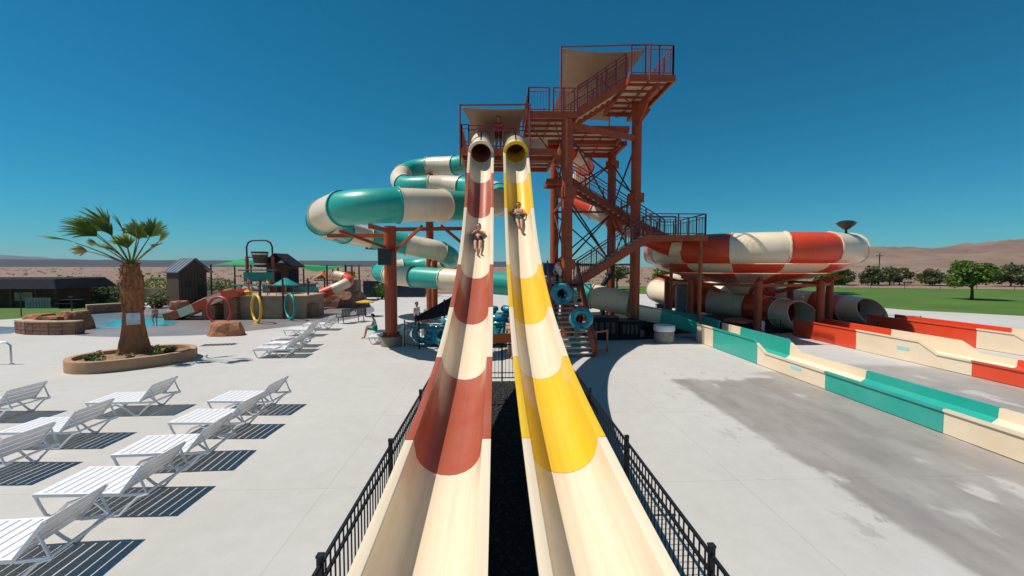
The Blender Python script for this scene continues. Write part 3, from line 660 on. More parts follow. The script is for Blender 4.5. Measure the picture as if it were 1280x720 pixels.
# ------------------------------------------------------------------ teal helix slide with its run-out
helix = thing('helix_slide', 'teal and cream enclosed helix tube slide ending in a teal and cream runout', 'water slide', (-5.0, 20.7, 0))
HP = [(0.05, 31.46, 11.7), (-2.71, 33.56, 11.6), (-5.0, 34.66, 11.72), (-6.59, 34.71, 11.45), (-7.2, 33.18, 10.51), (-6.47, 31.6, 9.62), (-5.01, 30.74, 9.45), (-3.3, 30.47, 9.42), (-1.57, 29.39, 9.1), (0.04, 26.77, 8.3), (0.25, 24.2, 7.42), (-0.78, 22.3, 6.92), (-1.83, 20.6, 6.66), (-2.9, 19.0, 6.45), (-3.9, 17.91, 6.3), (-5.12, 17.55, 6.2), (-6.47, 18.2, 6.15), (-7.93, 20.36, 6.13), (-9.09, 23.31, 6.07), (-9.4, 26.52, 5.95), (-8.68, 28.89, 5.79), (-7.05, 29.71, 5.49), (-5.51, 30.14, 5.19), (-4.02, 30.57, 4.87), (-3.33, 32.02, 4.42), (-4.02, 33.83, 4.05), (-6.11, 35.1, 3.8), (-7.96, 34.77, 3.6), (-8.68, 33.38, 3.42), (-7.97, 31.54, 3.25), (-6.34, 30.07, 3.13), (-4.22, 28.78, 3.02), (-2.02, 27.69, 2.88), (1.03, 26.76, 2.65), (3.44, 26.05, 2.40), (5.68, 25.05, 2.05), (7.6, 23.9, 1.7)]
hp = Path(HP)
hs = min((k * 0.05 for k in range(int(hp.L / 0.05))), key=lambda d: (hp.at(d) - Vector((-4.0, 17.85, 6.3))).length)
HL = 2.45; HF = hs % HL; HF = HF if HF > 0.5 else HF + HL
tube_sections(helix, hp, 0.70, [CREAM, TEAL], HF, HL, None, 0 if round((hs - HF) / HL) % 2 == 0 else 1)
# open chute from the tube mouth to the straight run-out
ch = Path([(7.6, 23.9, 1.7), (8.6, 23.6, 1.5), (9.7, 23.1, 1.3), (10.5, 22.25, 1.12), (10.82, 21.25, 1.0)])
OP = [(-0.76, -0.06), (-0.76, 0.0), (-0.65, 0.0), (-0.64, -0.45), (-0.5, -0.68), (0, -0.72), (0.5, -0.68), (0.64, -0.45), (0.65, 0.0), (0.76, 0.0), (0.76, -0.06)]
OQ = [(0.73, -0.06), (0.69, -0.04), (0.68, -0.47), (0.52, -0.72), (0.3, -0.76), (0, -0.76), (-0.3, -0.76), (-0.52, -0.72), (-0.68, -0.47), (-0.69, -0.04), (-0.73, -0.06)]
cs = [0, ch.L * 0.38, ch.L]
for i, c in enumerate((CREAM, TEAL)):
    mb = sweep(ch, cs[i] + 0.01, cs[i + 1] - 0.004, OP + OQ, 0.25); cap_ends(mb, 22, 11); mb.build('chute_section', c, helix, True, 0, 0.6)
flume(helix, 10.15, 11.5, [21.2, 19.55, 16.15, 12.7, 9.2, 5.7, 2.2], [CREAM, TEAL], 0.95, 0.58, 16.0)
o = MB().box((10.143, 14.0, 0.36), (0.008, 0.5, 0.1)).build('sticker', BLUEL, helix)
for x, y, h, r in ((-5.0, 20.7, 5.7, 0.29), (-5.15, 34.1, 11.0, 0.30), (-4.4, 31.2, 4.2, 0.22), (-0.4, 29.0, 2.2, 0.2), (4.6, 25.6, 1.5, 0.16)):
    c = MB().cyl(x, y, 0.2, h, r, 24).build('column', STEEL, helix, True)
    if (x, y) == (-5.0, 20.7):
        f = MB(); f.cyl(x, y, 0.0, 0.46, 0.50, 28); f.build('footing', mat('pier_concrete', (0.30, 0.24, 0.19), 0.9, 0.2, 0, 0.25, 4, 0.3, 50), c, True)
        f = MB(); f.cyl(x, y, 0.45, 0.50, 0.42, 24); 
        for k in range(8):
            a = k * math.pi / 4; f.beam((x + .27 * math.cos(a), y + .27 * math.sin(a), 0.56), (x + .40 * math.cos(a), y + .40 * math.sin(a), 0.56), 0.03, 0.2)
        f.build('base_plate', STEEL, c)
        MB().box((x - 0.13, y - 0.42, 4.25), (0.62, 0.30, 0.78)).build('loudspeaker', BLACK, c, False, 0.02)
    else: MB().cyl(x, y, 0.0, 0.4, r + 0.25, 20).build('footing', GREYC, c, True)
def arm(p, q, w=0.14, h=0.18): MB().beam(p, q, w, h).build('bracket_arm', STEEL, helix)
arm((-5.0, 20.6, 5.25), (-8.1, 21.2, 5.28)); arm((-5.0, 20.6, 5.45), (-5.05, 17.6, 5.42)); arm((-5.2, 20.5, 4.7), (-6.6, 18.6, 5.3), 0.1, 0.12)
arm((-5.0, 20.7, 5.55), (-1.2, 22.3, 5.75)); arm((-4.8, 20.6, 4.5), (-3.2, 19.0, 5.55), 0.1, 0.12); arm((-1.2, 22.3, 5.75), (-0.72, 22.6, 5.75)); arm((-0.9, 22.6, 4.3), (-2.6, 20.6, 5.75), 0.1, 0.12)
arm((-5.15, 34.0, 10.8), (-6.8, 33.4, 9.7), 0.1, 0.12); arm((-5.15, 34.0, 8.5), (-4.6, 30.8, 8.6)); arm((-5.15, 34.0, 7.2), (-6.2, 31.6, 8.7), 0.1, 0.1); arm((-5.15, 34.0, 8.5), (-2.2, 30.0, 8.35), 0.12, 0.14)
arm((-5.15, 33.9, 5.0), (-8.6, 29.0, 5.0), 0.12, 0.14); arm((-5.15, 33.9, 4.6), (-4.2, 30.6, 4.1)); arm((-5.15, 33.9, 3.1), (-7.0, 30.8, 2.5)); arm((-5.15, 34.0, 8.4), (-6.0, 34.6, 10.75), 0.1, 0.12)

# ------------------------------------------------------------------ bowl slide
BC = (16.2, 27.4); BR = 6.15
bowl = thing('bowl_slide', 'huge orange red and cream ring bowl slide raised on columns', 'water slide', (BC[0], BC[1], 0))
UP = [(-0.55, 3.95), (-0.22, 4.02), (0.0, 4.22), (0.10, 4.55), (0.10, 4.95), (-0.02, 5.25), (-0.28, 5.48), (-0.62, 5.6), (-0.80, 5.62)]
LO = [(-1.55, 3.42), (-0.95, 3.60), (-0.62, 3.80), (-0.55, 3.93)]
UN = [(-4.9, 2.65), (-3.6, 2.9), (-2.4, 3.15), (-1.57, 3.40)]
def ring_panel(prof, a0, a1, th, name, m, rim=None):
    n = 8; k = len(prof); vs = []; fs = []
    for i in range(n + 1):
        a = a0 + (a1 - a0) * i / n
        for dr in (0, -th):
            for (r, z) in prof: vs.append((BC[0] + (BR + r + dr) * math.cos(a), BC[1] + (BR + r + dr) * math.sin(a), z))
    K = 2 * k
    for i in range(n):
        for j in range(k - 1):
            fs.append((i * K + j, (i + 1) * K + j, (i + 1) * K + j + 1, i * K + j + 1)); fs.append((i * K + k + j, i * K + k + j + 1, (i + 1) * K + k + j + 1, (i + 1) * K + k + j))
        for j in (0, k - 1): fs.append((i * K + j, (i + 1) * K + j, (i + 1) * K + k + j, i * K + k + j))
    for b in (0, n * K):
        for j in range(k - 1): fs.append((b + j, b + j + 1, b + k + j + 1, b + k + j))
    return MB().add(vs, fs).build(name, m, bowl, True, 0, 0.6)
for i in range(14):
    a0 = R(-127 + 360 / 14 * i + 0.04); a1 = R(-127 + 360 / 14 * (i + 1) - 0.04); c, d = (CREAM, RED) if i % 2 == 0 else (RED, CREAM)
    w = ring_panel(UP, a0, a1, 0.04, 'wall_panel', c); ring_panel(LO, a0, a1, 0.04, 'lower_panel', d); ring_panel(UN, a0, a1, 0.04, 'floor_panel', c)
    # raised joint flange between wall panels
    vs = [];
    for (r, z) in UP:
        for dr in (0.0, 0.06):
            for da in (-0.005, 0.005): vs.append((BC[0] + (BR + r + dr) * math.cos(a0 + da), BC[1] + (BR + r + dr) * math.sin(a0 + da), z + (dr * 0.8 if z > 5 else 0)))
    fs = []
    for j in range(len(UP) - 1):
        b = j * 4; fs += [(b, b + 4, b + 6, b + 2), (b + 1, b + 3, b + 7, b + 5), (b + 2, b + 6, b + 7, b + 3)]
    MB().add(vs, fs).build('joint_flange', CREAM, bowl)
# support columns and radial beams
for i, deg in enumerate((-158, -112, -68, -22, 22, 68, 112, 158)):
    a = R(deg); x, y = BC[0] + 4.7 * math.cos(a), BC[1] + 4.7 * math.sin(a)
    c = MB().cyl(x, y, 0.15, 3.0, 0.2, 20).build('column', STEEL, bowl, True); MB().cyl(x, y, 0, 0.25, 0.4, 20).build('footing', GREYC, c, True)
    MB().beam((BC[0] + 2.2 * math.cos(a), BC[1] + 2.2 * math.sin(a), 2.25), (BC[0] + 5.4 * math.cos(a), BC[1] + 5.4 * math.sin(a), 3.2), 0.14, 0.22).build('radial_beam', STEEL, c)
    b = R(deg + 45)
    MB().beam((x, y, 2.75), (BC[0] + 4.7 * math.cos(b), BC[1] + 4.7 * math.sin(b), 2.75), 0.1, 0.16).build('ring_beam', STEEL, c)
MB().lathe([(1.2, 2.62), (0.9, 2.2), (0.5, 2.0)], (BC[0], BC[1], 0), 24).build('drain_cone', CREAM, bowl, True)
# feeder tube out of the tower
fp = Path([(3.43, 26.3, 11.0), (4.9, 27.6, 11.0), (6.1, 29.6, 10.7), (6.1, 31.2, 10.0), (5.3, 31.3, 9.2), (5.5, 30.2, 8.5), (6.6, 29.0, 7.65), (7.9, 27.9, 6.75), (9.0, 26.4, 5.9), (10.0, 25.5, 5.2), (11.2, 24.9, 4.85), (12.7, 24.6, 4.75)])
tube_sections(bowl, fp, 0.62, [RED, CREAM], 1.6, 1.5)
lamp = MB().lathe([(0.12, -0.28), (0.36, -0.08), (0.46, 0.06), (0.30, 0.16), (0.1, 0.2)], (18.7, 22.35, 6.05), 20).build('dome_lamp', BLACK, bowl, True)
MB().cyl(18.7, 22.35, 5.3, 5.85, 0.06, 10).build('lamp_stem', BLACK, bowl)

# ------------------------------------------------------------------ two red tube slides with run-outs
def red_tube(name, label, pts, x0, x1, y0, ys, cols, ph, ystep):
    t = thing(name, label, 'water slide', (pts[-1][0], pts[-1][1], 0), group='tube slides with straight runouts beneath the ring bowl')
    p = Path(pts); SL = 2.3; n = max(2, int(p.L / SL)); SL = p.L / n; tube_sections(t, p, 0.86, [CREAM, RED], SL, SL, 0.55, (n - 1) % 2)
    flume(t, x0, x1, ys, cols, 0.92, 0.56, ystep)
    for d in (0.35, 0.75):
        q = p.at(p.L * d); MB().box((q.x, q.y, max(0.1, (q.z - 0.86) / 2)), (0.9, 0.3, max(0.2, q.z - 0.84))).build('cradle', GREYC, t)
    return t
t1 = red_tube('tube_slide', 'orange red and cream tube slide whose runout lies beside the teal runout', [(16.5, 36.6, 2.5), (14.4, 35.6, 2.2), (13.0, 33.9, 1.95), (12.8, 32.2, 1.75), (13.6, 30.7, 1.55), (15.0, 29.3, 1.38), (16.4, 27.9, 1.22), (17.15, 26.4, 1.08), (17.3, 25.0, 1.0), (17.3, 22.7, 0.93)], 16.45, 18.15, 22, [23.0, 18.86, 14.07, 9.3, 4.6], [RED, CREAM], 0, 15.6)
MB().box((16.440, 16.6, 0.50), (0.008, 0.5, 0.12)).build('sticker', BLUEL, t1)
t2 = red_tube('tube_slide', 'orange red and cream tube slide whose runout lies beside the lawn path', [(20.5, 39.0, 2.4), (18.6, 37.6, 2.1), (18.0, 35.6, 1.8), (19.0, 33.6, 1.55), (20.8, 32.0, 1.36), (22.4, 30.4, 1.2), (23.15, 28.6, 1.06), (23.25, 27.2, 1.0), (23.25, 24.9, 0.93)], 22.35, 24.1, 24, [24.9, 19.0, 14.2, 9.4], [RED, CREAM], 0, 17.2)

# ------------------------------------------------------------------ fences
PICK = MB().box((0, 0, 0.5), (0.014, 0.014, 1.0)).mesh('picket', BLACK)
def fence(label, pts, h=1.15, sp=0.115, post=2.4, doubled=True, group=None, name='picket_fence'):
    t = thing(name, label, 'fence', (*pts[0][:2], 0), group=group)
    for (a, b) in zip(pts[:-1], pts[1:]):
        a, b = Vector((*a, 0)), Vector((*b, 0)); L = (b - a).length; Z = Vector((0, 0, 1))
        for z in ((h, h - 0.17, 0.12) if doubled else (h, 0.12)): MB().beam(a + Z * z, b + Z * z, 0.028, 0.032).build('rail', BLACK, t)
        n = max(1, round(L / post))
        for i in range(n + 1):
            q = a.lerp(b, i / n); po = MB().box((q.x, q.y, (h + 0.08) / 2), (0.05, 0.05, h + 0.08)).build('post', BLACK, t); MB().box((q.x, q.y, h + 0.09), (0.06, 0.06, 0.02)).build('cap', BLACK, po)
        n = int(L / sp); rz = math.atan2(b.y - a.y, b.x - a.x)
        for i in range(1, n):
            q = a.lerp(b, i / n); o = link('picket', PICK, t); o.parent = t; o.matrix_parent_inverse = Matrix(); o.location = (q.x - pts[0][0], q.y - pts[0][1], 0.1); o.scale = (1, 1, h - 0.1); o.rotation_euler = (0, 0, rz)
    return t
fence('black picket fence along the brick red speed slide beside the lounger deck', [(-1.56, 1.2), (-1.56, 13.95)])
fence('black picket fence along the yellow speed slide beside the wet concrete', [(1.98, 1.2), (1.98, 13.95)])
fence('short black picket fence with an orange panel crossing under both speed slides', [(-1.56, 14.05), (1.98, 14.05)], 1.4, 0.115, 1.9)
fence('black picket fence around the blue inner tubes beside the pier', [(-4.35, 20.6), (-3.5, 19.7), (-1.5, 19.6), (1.9, 19.7)], 1.15, 0.115, 1.9)
o = MB().box((0.1, 13.99, 1.45), (0.95, 0.03, 0.30)).build('notice_board', mat('orange_panel', (0.78, 0.17, 0.04), 0.6), None, False, 0.008); tag(o, 'orange blank board fixed on the cross fence between the speed slides', 'board')
def wire_fence(label, pts, h=1.5, sp=3.0):
    t = thing('wire_fence', label, 'fence', (*pts[0], 0))
    for (a, b) in zip(pts[:-1], pts[1:]):
        a, b = Vector((*a, 0)), Vector((*b, 0)); Z = Vector((0, 0, 1)); n = max(1, round((b - a).length / sp))
        for i in range(n + 1): q = a.lerp(b, i / n); MB().cyl(q.x, q.y, 0, h, 0.035, 8).build('post', BLACK, t)
        mb = MB()
        for z in (h, h * .66, h * .33, 0.1): mb.beam(a + Z * z, b + Z * z, 0.02, 0.025)
        mb.build('wire', BLACK, t)
wire_fence('low dark wire fence beside the mouth of the tube slide next to the teal runout', [(13.4, 23.8), (16.0, 23.4)], 0.8, 1.2)
wire_fence('low dark wire fence beside the mouth of the tube slide by the lawn', [(18.9, 23.2), (21.2, 22.9)], 0.8, 1.2)
wire_fence('low dark wire fence at the lawn path end of the outer tube slide', [(24.0, 25.6), (25.6, 24.8)], 0.8, 1.2)
wire_fence('long dark wire fence between the walkway and the desert', [(-30, 52), (-14, 52), (-1, 54)], 1.7, 3)
wire_fence('tall wire fence at the far edge of the lawn', [(2, 82), (30, 78), (60, 73), (110, 56)], 1.7, 5)

# ------------------------------------------------------------------ loungers
def lounger_proto():
    t = thing('sun_lounger', '', 'sun lounger')
    slat = MB().box((0, 0, 0), (0.124, 0.84, 0.022)).mesh('slat', WHITEP, False, 0.006)
    for i in range(9): o = local('slat', slat, None, t); o.location = (0.07 + i * 0.1425, 0, 0.365)
    ang = R(51.5)
    for i in range(4):
        d = 0.075 + i * 0.1425; o = local('slat', slat, None, t); o.location = (1.285 + d * math.cos(ang), 0, 0.365 + d * math.sin(ang)); o.rotation_euler = (0, -ang, 0)
    for sg in (-1, 1):
        y = 0.435 * sg
        local('seat_rail', MB().beam((0.0, y, 0.352), (1.30, y, 0.352), 0.04, 0.06), WHITEP, t, False, 0.01)
        local('back_rail', MB().beam((1.28, y, 0.35), (1.28 + 0.575 * math.cos(ang), y, 0.35 + 0.575 * math.sin(ang)), 0.035, 0.05), WHITEP, t, False, 0.01)
        m = MB(); m.tube([(0.03, y, 0.34), (0.09, y, 0.2), (0.17, y, 0.05), (0.24, y, 0.022), (0.34, y, 0.07), (0.5, y, 0.22), (0.7, y, 0.29), (0.92, y, 0.22), (1.08, y, 0.08), (1.17, y, 0.022), (1.26, y, 0.03), (1.36, y, 0.14), (1.54, y, 0.31), (1.70, y, 0.36)], 0.022, 8); local('leg_frame', m, WHITEP, t, True)
        m = MB(); m.tube([(1.68, y, 0.355), (1.62, y, 0.5), (1.555, y, 0.665)], 0.018, 8); local('back_strut', m, WHITEP, t, True)
        local('rear_rail', MB().beam((1.30, y, 0.335), (1.70, y, 0.36), 0.03, 0.04), WHITEP, t)
    local('cross_bar', MB().beam((1.69, -0.435, 0.385), (1.69, 0.435, 0.385), 0.035, 0.03), WHITEP, t); local('cross_bar', MB().beam((1.17, -0.435, 0.03), (1.17, 0.435, 0.03), 0.03, 0.025), WHITEP, t)
    return t
LP = lounger_proto(); first = True; TH = R(0.5)
TIPS = [(-5.36, 6.0, 'white sun lounger at the row end farthest from the palm, beside the slide fence'),
        (-5.32, 7.45, 'fourth white sun lounger from the palm end of the row beside the slide fence'),
        (-5.42, 8.92, 'middle white sun lounger of the row of five beside the slide fence'),
        (-5.54, 10.4, 'second white sun lounger from the palm end of the row beside the slide fence'),
        (-5.68, 11.9, 'white sun lounger at the palm end of the row beside the slide fence'),
        (-8.71, 12.0, 'white sun lounger right below the palm planter wall'),
        (-8.69, 10.0, 'white sun lounger in the middle row, one away from the palm planter'),
        (-8.5, 8.5, 'white sun lounger in the middle row, two away from the palm planter'),
        (-11.75, 11.6, 'white sun lounger standing alone in the outermost row near the handrail'),
        (-8.4, 18.9, 'white sun lounger with towels next to the palm shadow'),
        (-8.55, 20.0, 'middle white lounger of the cluster of three with towels'),
        (-8.85, 21.2, 'white lounger of the towel cluster closest to the boulder'),
        (-9.83, 24.4, 'white lounger between the towel cluster and the metal bench'),
        (-9.8, 26.6, 'white lounger right in front of the metal bench'),
        (-4.6, 21.9, 'white lounger tucked just behind the concrete pier'),
        (-4.7, 23.3, 'white lounger with a seated person behind the concrete pier')]
for (x, y, lab) in TIPS:
    c = LP if first else copy_tree(LP); first = False
    th = TH + R(rnd.uniform(-3.5, 3.5)); ox = 1.64 * math.cos(th) - 0.45 * math.sin(th); oy = 1.64 * math.sin(th) + 0.45 * math.cos(th)
    c.location = (x - ox, y - oy, 0); c.rotation_euler = (0, 0, th); c['label'] = lab; c['group'] = 'white sun loungers on the concrete deck'
# towels
def towel(name, label, x, y, rz, w, l, m, zs=0.38):
    mb = MB(); n = 10; vs = []
    for i in range(n + 1):
        for j in range(6):
            u, v = (i / n - .5) * l, (j / 5 - .5) * w; vs.append((u, v, 0.02 + 0.018 * noise.noise(Vector((u * 5 + x, v * 5 + y, 0))) + 0.03 * max(0, noise.noise(Vector((u * 2, v * 2, x))))))
    N = len(vs); vs += [(a, b, c - 0.012) for a, b, c in vs]; fs = []
    for i in range(n):
        for j in range(5): q = (i * 6 + j, (i + 1) * 6 + j, (i + 1) * 6 + j + 1, i * 6 + j + 1); fs += [q, tuple(k + N for k in q[::-1])]
    ed = [i * 6 for i in range(n + 1)] + [n * 6 + j for j in range(1, 6)] + [i * 6 + 5 for i in range(n - 1, -1, -1)] + [j for j in range(4, 0, -1)]
    for i in range(len(ed)): a, b = ed[i], ed[(i + 1) % len(ed)]; fs.append((a, a + N, b + N, b))
    o = mb.add(vs, fs).build(name, m, None, True, 0, 2); o.location = (x, y, zs); o.rotation_euler = (0, 0, rz); return tag(o, label, 'towel')
towel('towel', 'pale crumpled towel on the lounger next to the palm shadow', -9.55, 18.3, TH, 0.6, 0.9, mat('pale_towel', (0.62, 0.58, 0.60), 0.95, 0.1, 0, 0.2, 8))
towel('towel', 'white towel on the middle lounger of the towel cluster', -9.65, 19.45, TH, 0.58, 0.8, WHITEC)
towel('towel', 'mauve towel on the cluster lounger closest to the boulder', -9.95, 20.6, TH, 0.58, 0.7, mat('mauve_towel', (0.42, 0.36, 0.42), 0.95, 0.1, 0, 0.2, 8))

# ------------------------------------------------------------------ palm in its planter
planter = thing('planter', 'low oval tan stucco planter around the palm', 'planter', (-14.2, 17.35, 0))
prz = R(45)
def oval(a, b, n=48, wob=0.0):
    out = []
    for i in range(n):
        t = 2 * math.pi * i / n; x = a * math.copysign(abs(math.cos(t)) ** 0.75, math.cos(t)); y = b * math.copysign(abs(math.sin(t)) ** 0.9, math.sin(t))
        out.append((-14.2 + x * math.cos(prz) - y * math.sin(prz), 17.35 + x * math.sin(prz) + y * math.cos(prz)))
    return out
po, pi_ = oval(1.98, 1.48), oval(1.76, 1.26); n = 48
mb = MB(); vs = [(*p, 0) for p in po] + [(*p, 0.42) for p in po] + [(*p, 0.42) for p in pi_] + [(*p, 0.1) for p in pi_]
fs = [(k * n + i, k * n + (i + 1) % n, (k + 1) * n + (i + 1) % n, (k + 1) * n + i) for k in range(3) for i in range(n)]
mb.add(vs, fs); mb.build('wall', STUCCO, planter, True, 0.02, 0.5)
mb = MB(); cx, cy = -14.2, 17.35
mb.add([(*p, 0.27 + 0.05 * noise.noise(Vector((p[0] * 2, p[1] * 2, 0)))) for p in oval(1.78, 1.28)] + [(cx, cy, 0.36)], [(i, (i + 1) % n, n) for i in range(n)]); mb.build('soil', SOIL, planter)
def leafy(c, rx, rz, count, size, seed):
    r = random.Random(seed); mb = MB()
    for i in range(count):
        while True:
            v = Vector((r.uniform(-1, 1), r.uniform(-1, 1), r.uniform(-1, 1)))
            if 0.25 < v.length < 1: break
        lump = 1 + 0.35 * noise.noise(v * 2.2 + Vector((seed, 0, 0)))
        p = Vector(c) + Vector((v.x * rx, v.y * rx, v.z * rz)) * lump
        a = Vector((r.uniform(-1, 1), r.uniform(-1, 1), r.uniform(-.6, .9))).normalized(); b = a.cross(Vector((r.uniform(-1, 1), r.uniform(-1, 1), r.uniform(-1, 1)))).normalized()
        s = size * r.uniform(0.6, 1.3); mb.add([p - a * s, p + b * s * .55, p + a * s, p - b * s * .55], [(0, 1, 2, 3)])
    return mb
def on_oval(t, f): x, y = 1.72 * f * math.cos(t), 1.22 * f * math.sin(t); return (-14.2 + x * math.cos(prz) - y * math.sin(prz), 17.35 + x * math.sin(prz) + y * math.cos(prz))
for i in range(9):
    p = on_oval(i * 0.7 + 0.3, rnd.uniform(0.55, 0.85)); o = leafy((p[0], p[1], 0.40), rnd.uniform(.16, .3), .13, 90, 0.06, i + 50).build('ground_cover_plant', LEAF3 if i % 3 else PALMD)
    tag(o, 'small low green plant growing in the soil of the palm planter' if i % 3 else 'small dry tuft in the soil of the palm planter', 'plant', 'low plants in the palm planter' if i % 3 else 'dry tufts in the palm planter')
palm = thing('palm_tree', 'stout fan palm with windblown fronds growing in the oval planter', 'palm tree', (-14.5, 17.7, 0.2))
PX, PY = -14.5, 17.7
mb = MB(); vs = []; prof = [(0.2, 0.62), (0.35, 0.57), (0.6, 0.50), (1.0, 0.42), (1.5, 0.36), (2.0, 0.325), (2.4, 0.33), (2.8, 0.35), (3.2, 0.35), (3.6, 0.31), (3.9, 0.22)]; n = 26
fine = []
for (z0, r0), (z1, r1) in zip(prof[:-1], prof[1:]):
    for k in range(4): fine.append((z0 + (z1 - z0) * k / 4, r0 + (r1 - r0) * k / 4))
fine.append(prof[-1])
for z, r in fine:
    for j in range(n):
        a = 2 * math.pi * j / n; rr = r * (1 + 0.05 * noise.noise(Vector((math.cos(a) * 2, math.sin(a) * 2, z * 3)))); vs.append((PX + rr * math.cos(a), PY + rr * math.sin(a), z))
fs = [(i * n + j, i * n + (j + 1) % n, (i + 1) * n + (j + 1) % n, (i + 1) * n + j) for i in range(len(fine) - 1) for j in range(n)]
trunk = mb.add(vs, fs).build('trunk', TRUNK, palm, True, 0, 2)
bootm = MB().add([(-0.09, 0, -0.12), (0.09, 0, -0.12), (0.07, 0.09, 0.10), (-0.07, 0.09, 0.10), (0, 0.05, -0.14), (0, 0.16, 0.14), (0.05, 0.0, 0.12), (-0.05, 0.0, 0.12)], [(0, 4, 5, 3), (4, 1, 2, 5), (3, 5, 7), (5, 2, 6), (5, 6, 7), (0, 1, 4)]).mesh('boot', BOOT)
def rad(z):
    for (z0, r0), (z1, r1) in zip(prof[:-1], prof[1:]):
        if z <= z1: return r0 + (r1 - r0) * (z - z0) / (z1 - z0)
    return prof[-1][1]
for i in range(230):
    z = 1.95 + 1.95 * i / 230 + rnd.uniform(-.05, .05); a = i * 2.39996 + rnd.uniform(-.3, .3); r = rad(min(z, 3.89)) - rnd.uniform(0.02, 0.06); o = link('boot', bootm, trunk); o.matrix_parent_inverse = Matrix()
    o.location = (PX + r * math.cos(a), PY + r * math.sin(a), z); o.rotation_euler = (rnd.uniform(-.35, .3), rnd.uniform(-.3, .3), a - math.pi / 2 + rnd.uniform(-.3, .3)); q = rnd.uniform(0.4, 0.95); o.scale = (q * rnd.uniform(.6, 1.1), q * rnd.uniform(.4, .9), q * rnd.uniform(.8, 1.7))
tr = trunk
def frond(az, el, plen, flen, wind, m, roll=0.0, spread=1.15, fold=0.3):
    """petiole from the crown then a pleated fan of leaflets bent downwind"""
    r = random.Random(int(az * 100) + 3); base = Vector((PX, PY, 3.8)); d = Vector((math.cos(az) * math.cos(el), math.sin(az) * math.cos(el), math.sin(el)))
    p = [base + Vector((math.cos(az), math.sin(az), 0)) * 0.15]
    for k in range(1, 7): t = k / 6; p.append(base + d * (plen * t) + Vector((0.0, 0, -0.22 * t * t)) + Vector(wind) * (0.3 * t * t))
    f = MB(); f.tube(p, [0.035, 0.03, 0.026, 0.024, 0.02, 0.018, 0.015], 6)
    fr = f.build('frond', m, palm, True)
    hub = p[-1]; dirn = (p[-1] - p[-2]).normalized(); dirn = (dirn + Vector(wind) * 0.3).normalized(); sd = dirn.cross(Vector((0, 0, 1))).normalized(); sd = Matrix.Rotation(roll, 3, dirn) @ sd; up = sd.cross(dirn)
    n = 40; L = MB()
    for i in range(n):
        th = (i / (n - 1) - 0.5) * 2 * spread; ln = flen * (1 - 0.28 * abs(th / spread) ** 2) * r.uniform(0.72, 1.12)
        q = (dirn * math.cos(th) + sd * math.sin(th) + up * (fold * abs(math.sin(th)) * 0.8)).normalized(); w = ln * 0.017 + 0.006
        cr = q.cross(up).normalized(); pts = []; seg = 5
        for k in range(seg + 1):
            t = k / seg; c = hub + q * (ln * t) + Vector((0, 0, -1)) * (0.22 * ln * t ** 2.6) + Vector(wind) * (0.25 * ln * t * t)
            ww = w * (0.35 + 1.3 * min(1, t * 2.2) * (1 - t) ** 0.55) if t < 1 else 0.004
            pts += [c - cr * ww, c + up * (0.22 * ww), c + cr * ww]
        fs = []
        for k in range(seg): b = k * 3; fs += [(b, b + 1, b + 4, b + 3), (b + 1, b + 2, b + 5, b + 4)]
        L.add(pts, fs)
    lo = L.build('fan_blade', m, fr, True, 0, 3); return fr
W = (-0.26, -0.08, 0.06)
for az, el, pl, fl_, roll, spr, m in ((3.25, 0.55, 2.15, 1.15, 0.1, 0.40, PALML), (2.95, 0.80, 2.2, 0.8, 0.6, 0.6, PALML), (3.9, 1.00, 1.6, 1.2, -1.0, 0.85, PALML), (2.4, 1.10, 1.75, 1.2, 1.0, 0.9, PALML), (3.3, 1.18, 1.7, 1.3, 1.3, 0.8, PALML), (4.6, 0.95, 0.95, 0.8, 0.0, 0.9, PALML), (4.2, 1.25, 1.45, 1.1, -0.6, 0.8, PALML),
        (0.4, 1.10, 1.55, 1.05, 1.1, 0.95, PALML), (-0.5, 1.05, 1.5, 1.0, -1.1, 0.95, PALML), (0.0, 0.78, 1.7, 0.75, 0.9, 0.8, PALML), (-0.2, 0.66, 1.5, 0.6, 0.2, 0.7, PALMD), (3.4, 0.55, 1.5, 0.55, 0.9, 0.8, PALMD), (1.5, 1.2, 1.4, 1.0, 0.1, 0.9, PALML), (5.4, 1.25, 0.95, 0.8, 0.4, 0.8, PALML), (2.9, 0.62, 1.9, 0.5, 1.2, 0.5, PALMD)):
    frond(az, el, pl, fl_, W, m, roll, spr)
sg = MB().box((-14.24, 17.38, 1.74), (0.42, 0.03, 0.46), R(39)).build('sign', mat('pale_sign_face', (0.50, 0.58, 0.66), 0.5, 0.4, 0, 0.25, 5), None, False, 0.008)
tag(sg, 'small pale blue square notice fixed to the palm trunk', 'sign')
hr = thing('handrail', 'bent brushed steel pool handrail at the edge of the lounger deck', 'handrail', (-18.8, 17.3, 0))
MB().tube([(-20.4, 17.2, 0.02), (-20.4, 17.2, 0.75), (-20.25, 17.2, 0.86), (-18.95, 17.25, 0.86), (-18.8, 17.26, 0.74), (-18.8, 17.26, 0.02)], 0.035, 10).build('tube', CHROME, hr, True)
for x, y in ((-20.4, 17.2), (-18.8, 17.26)): MB().cyl(x, y, 0, 0.03, 0.08, 14).build('flange', CHROME, hr, True)

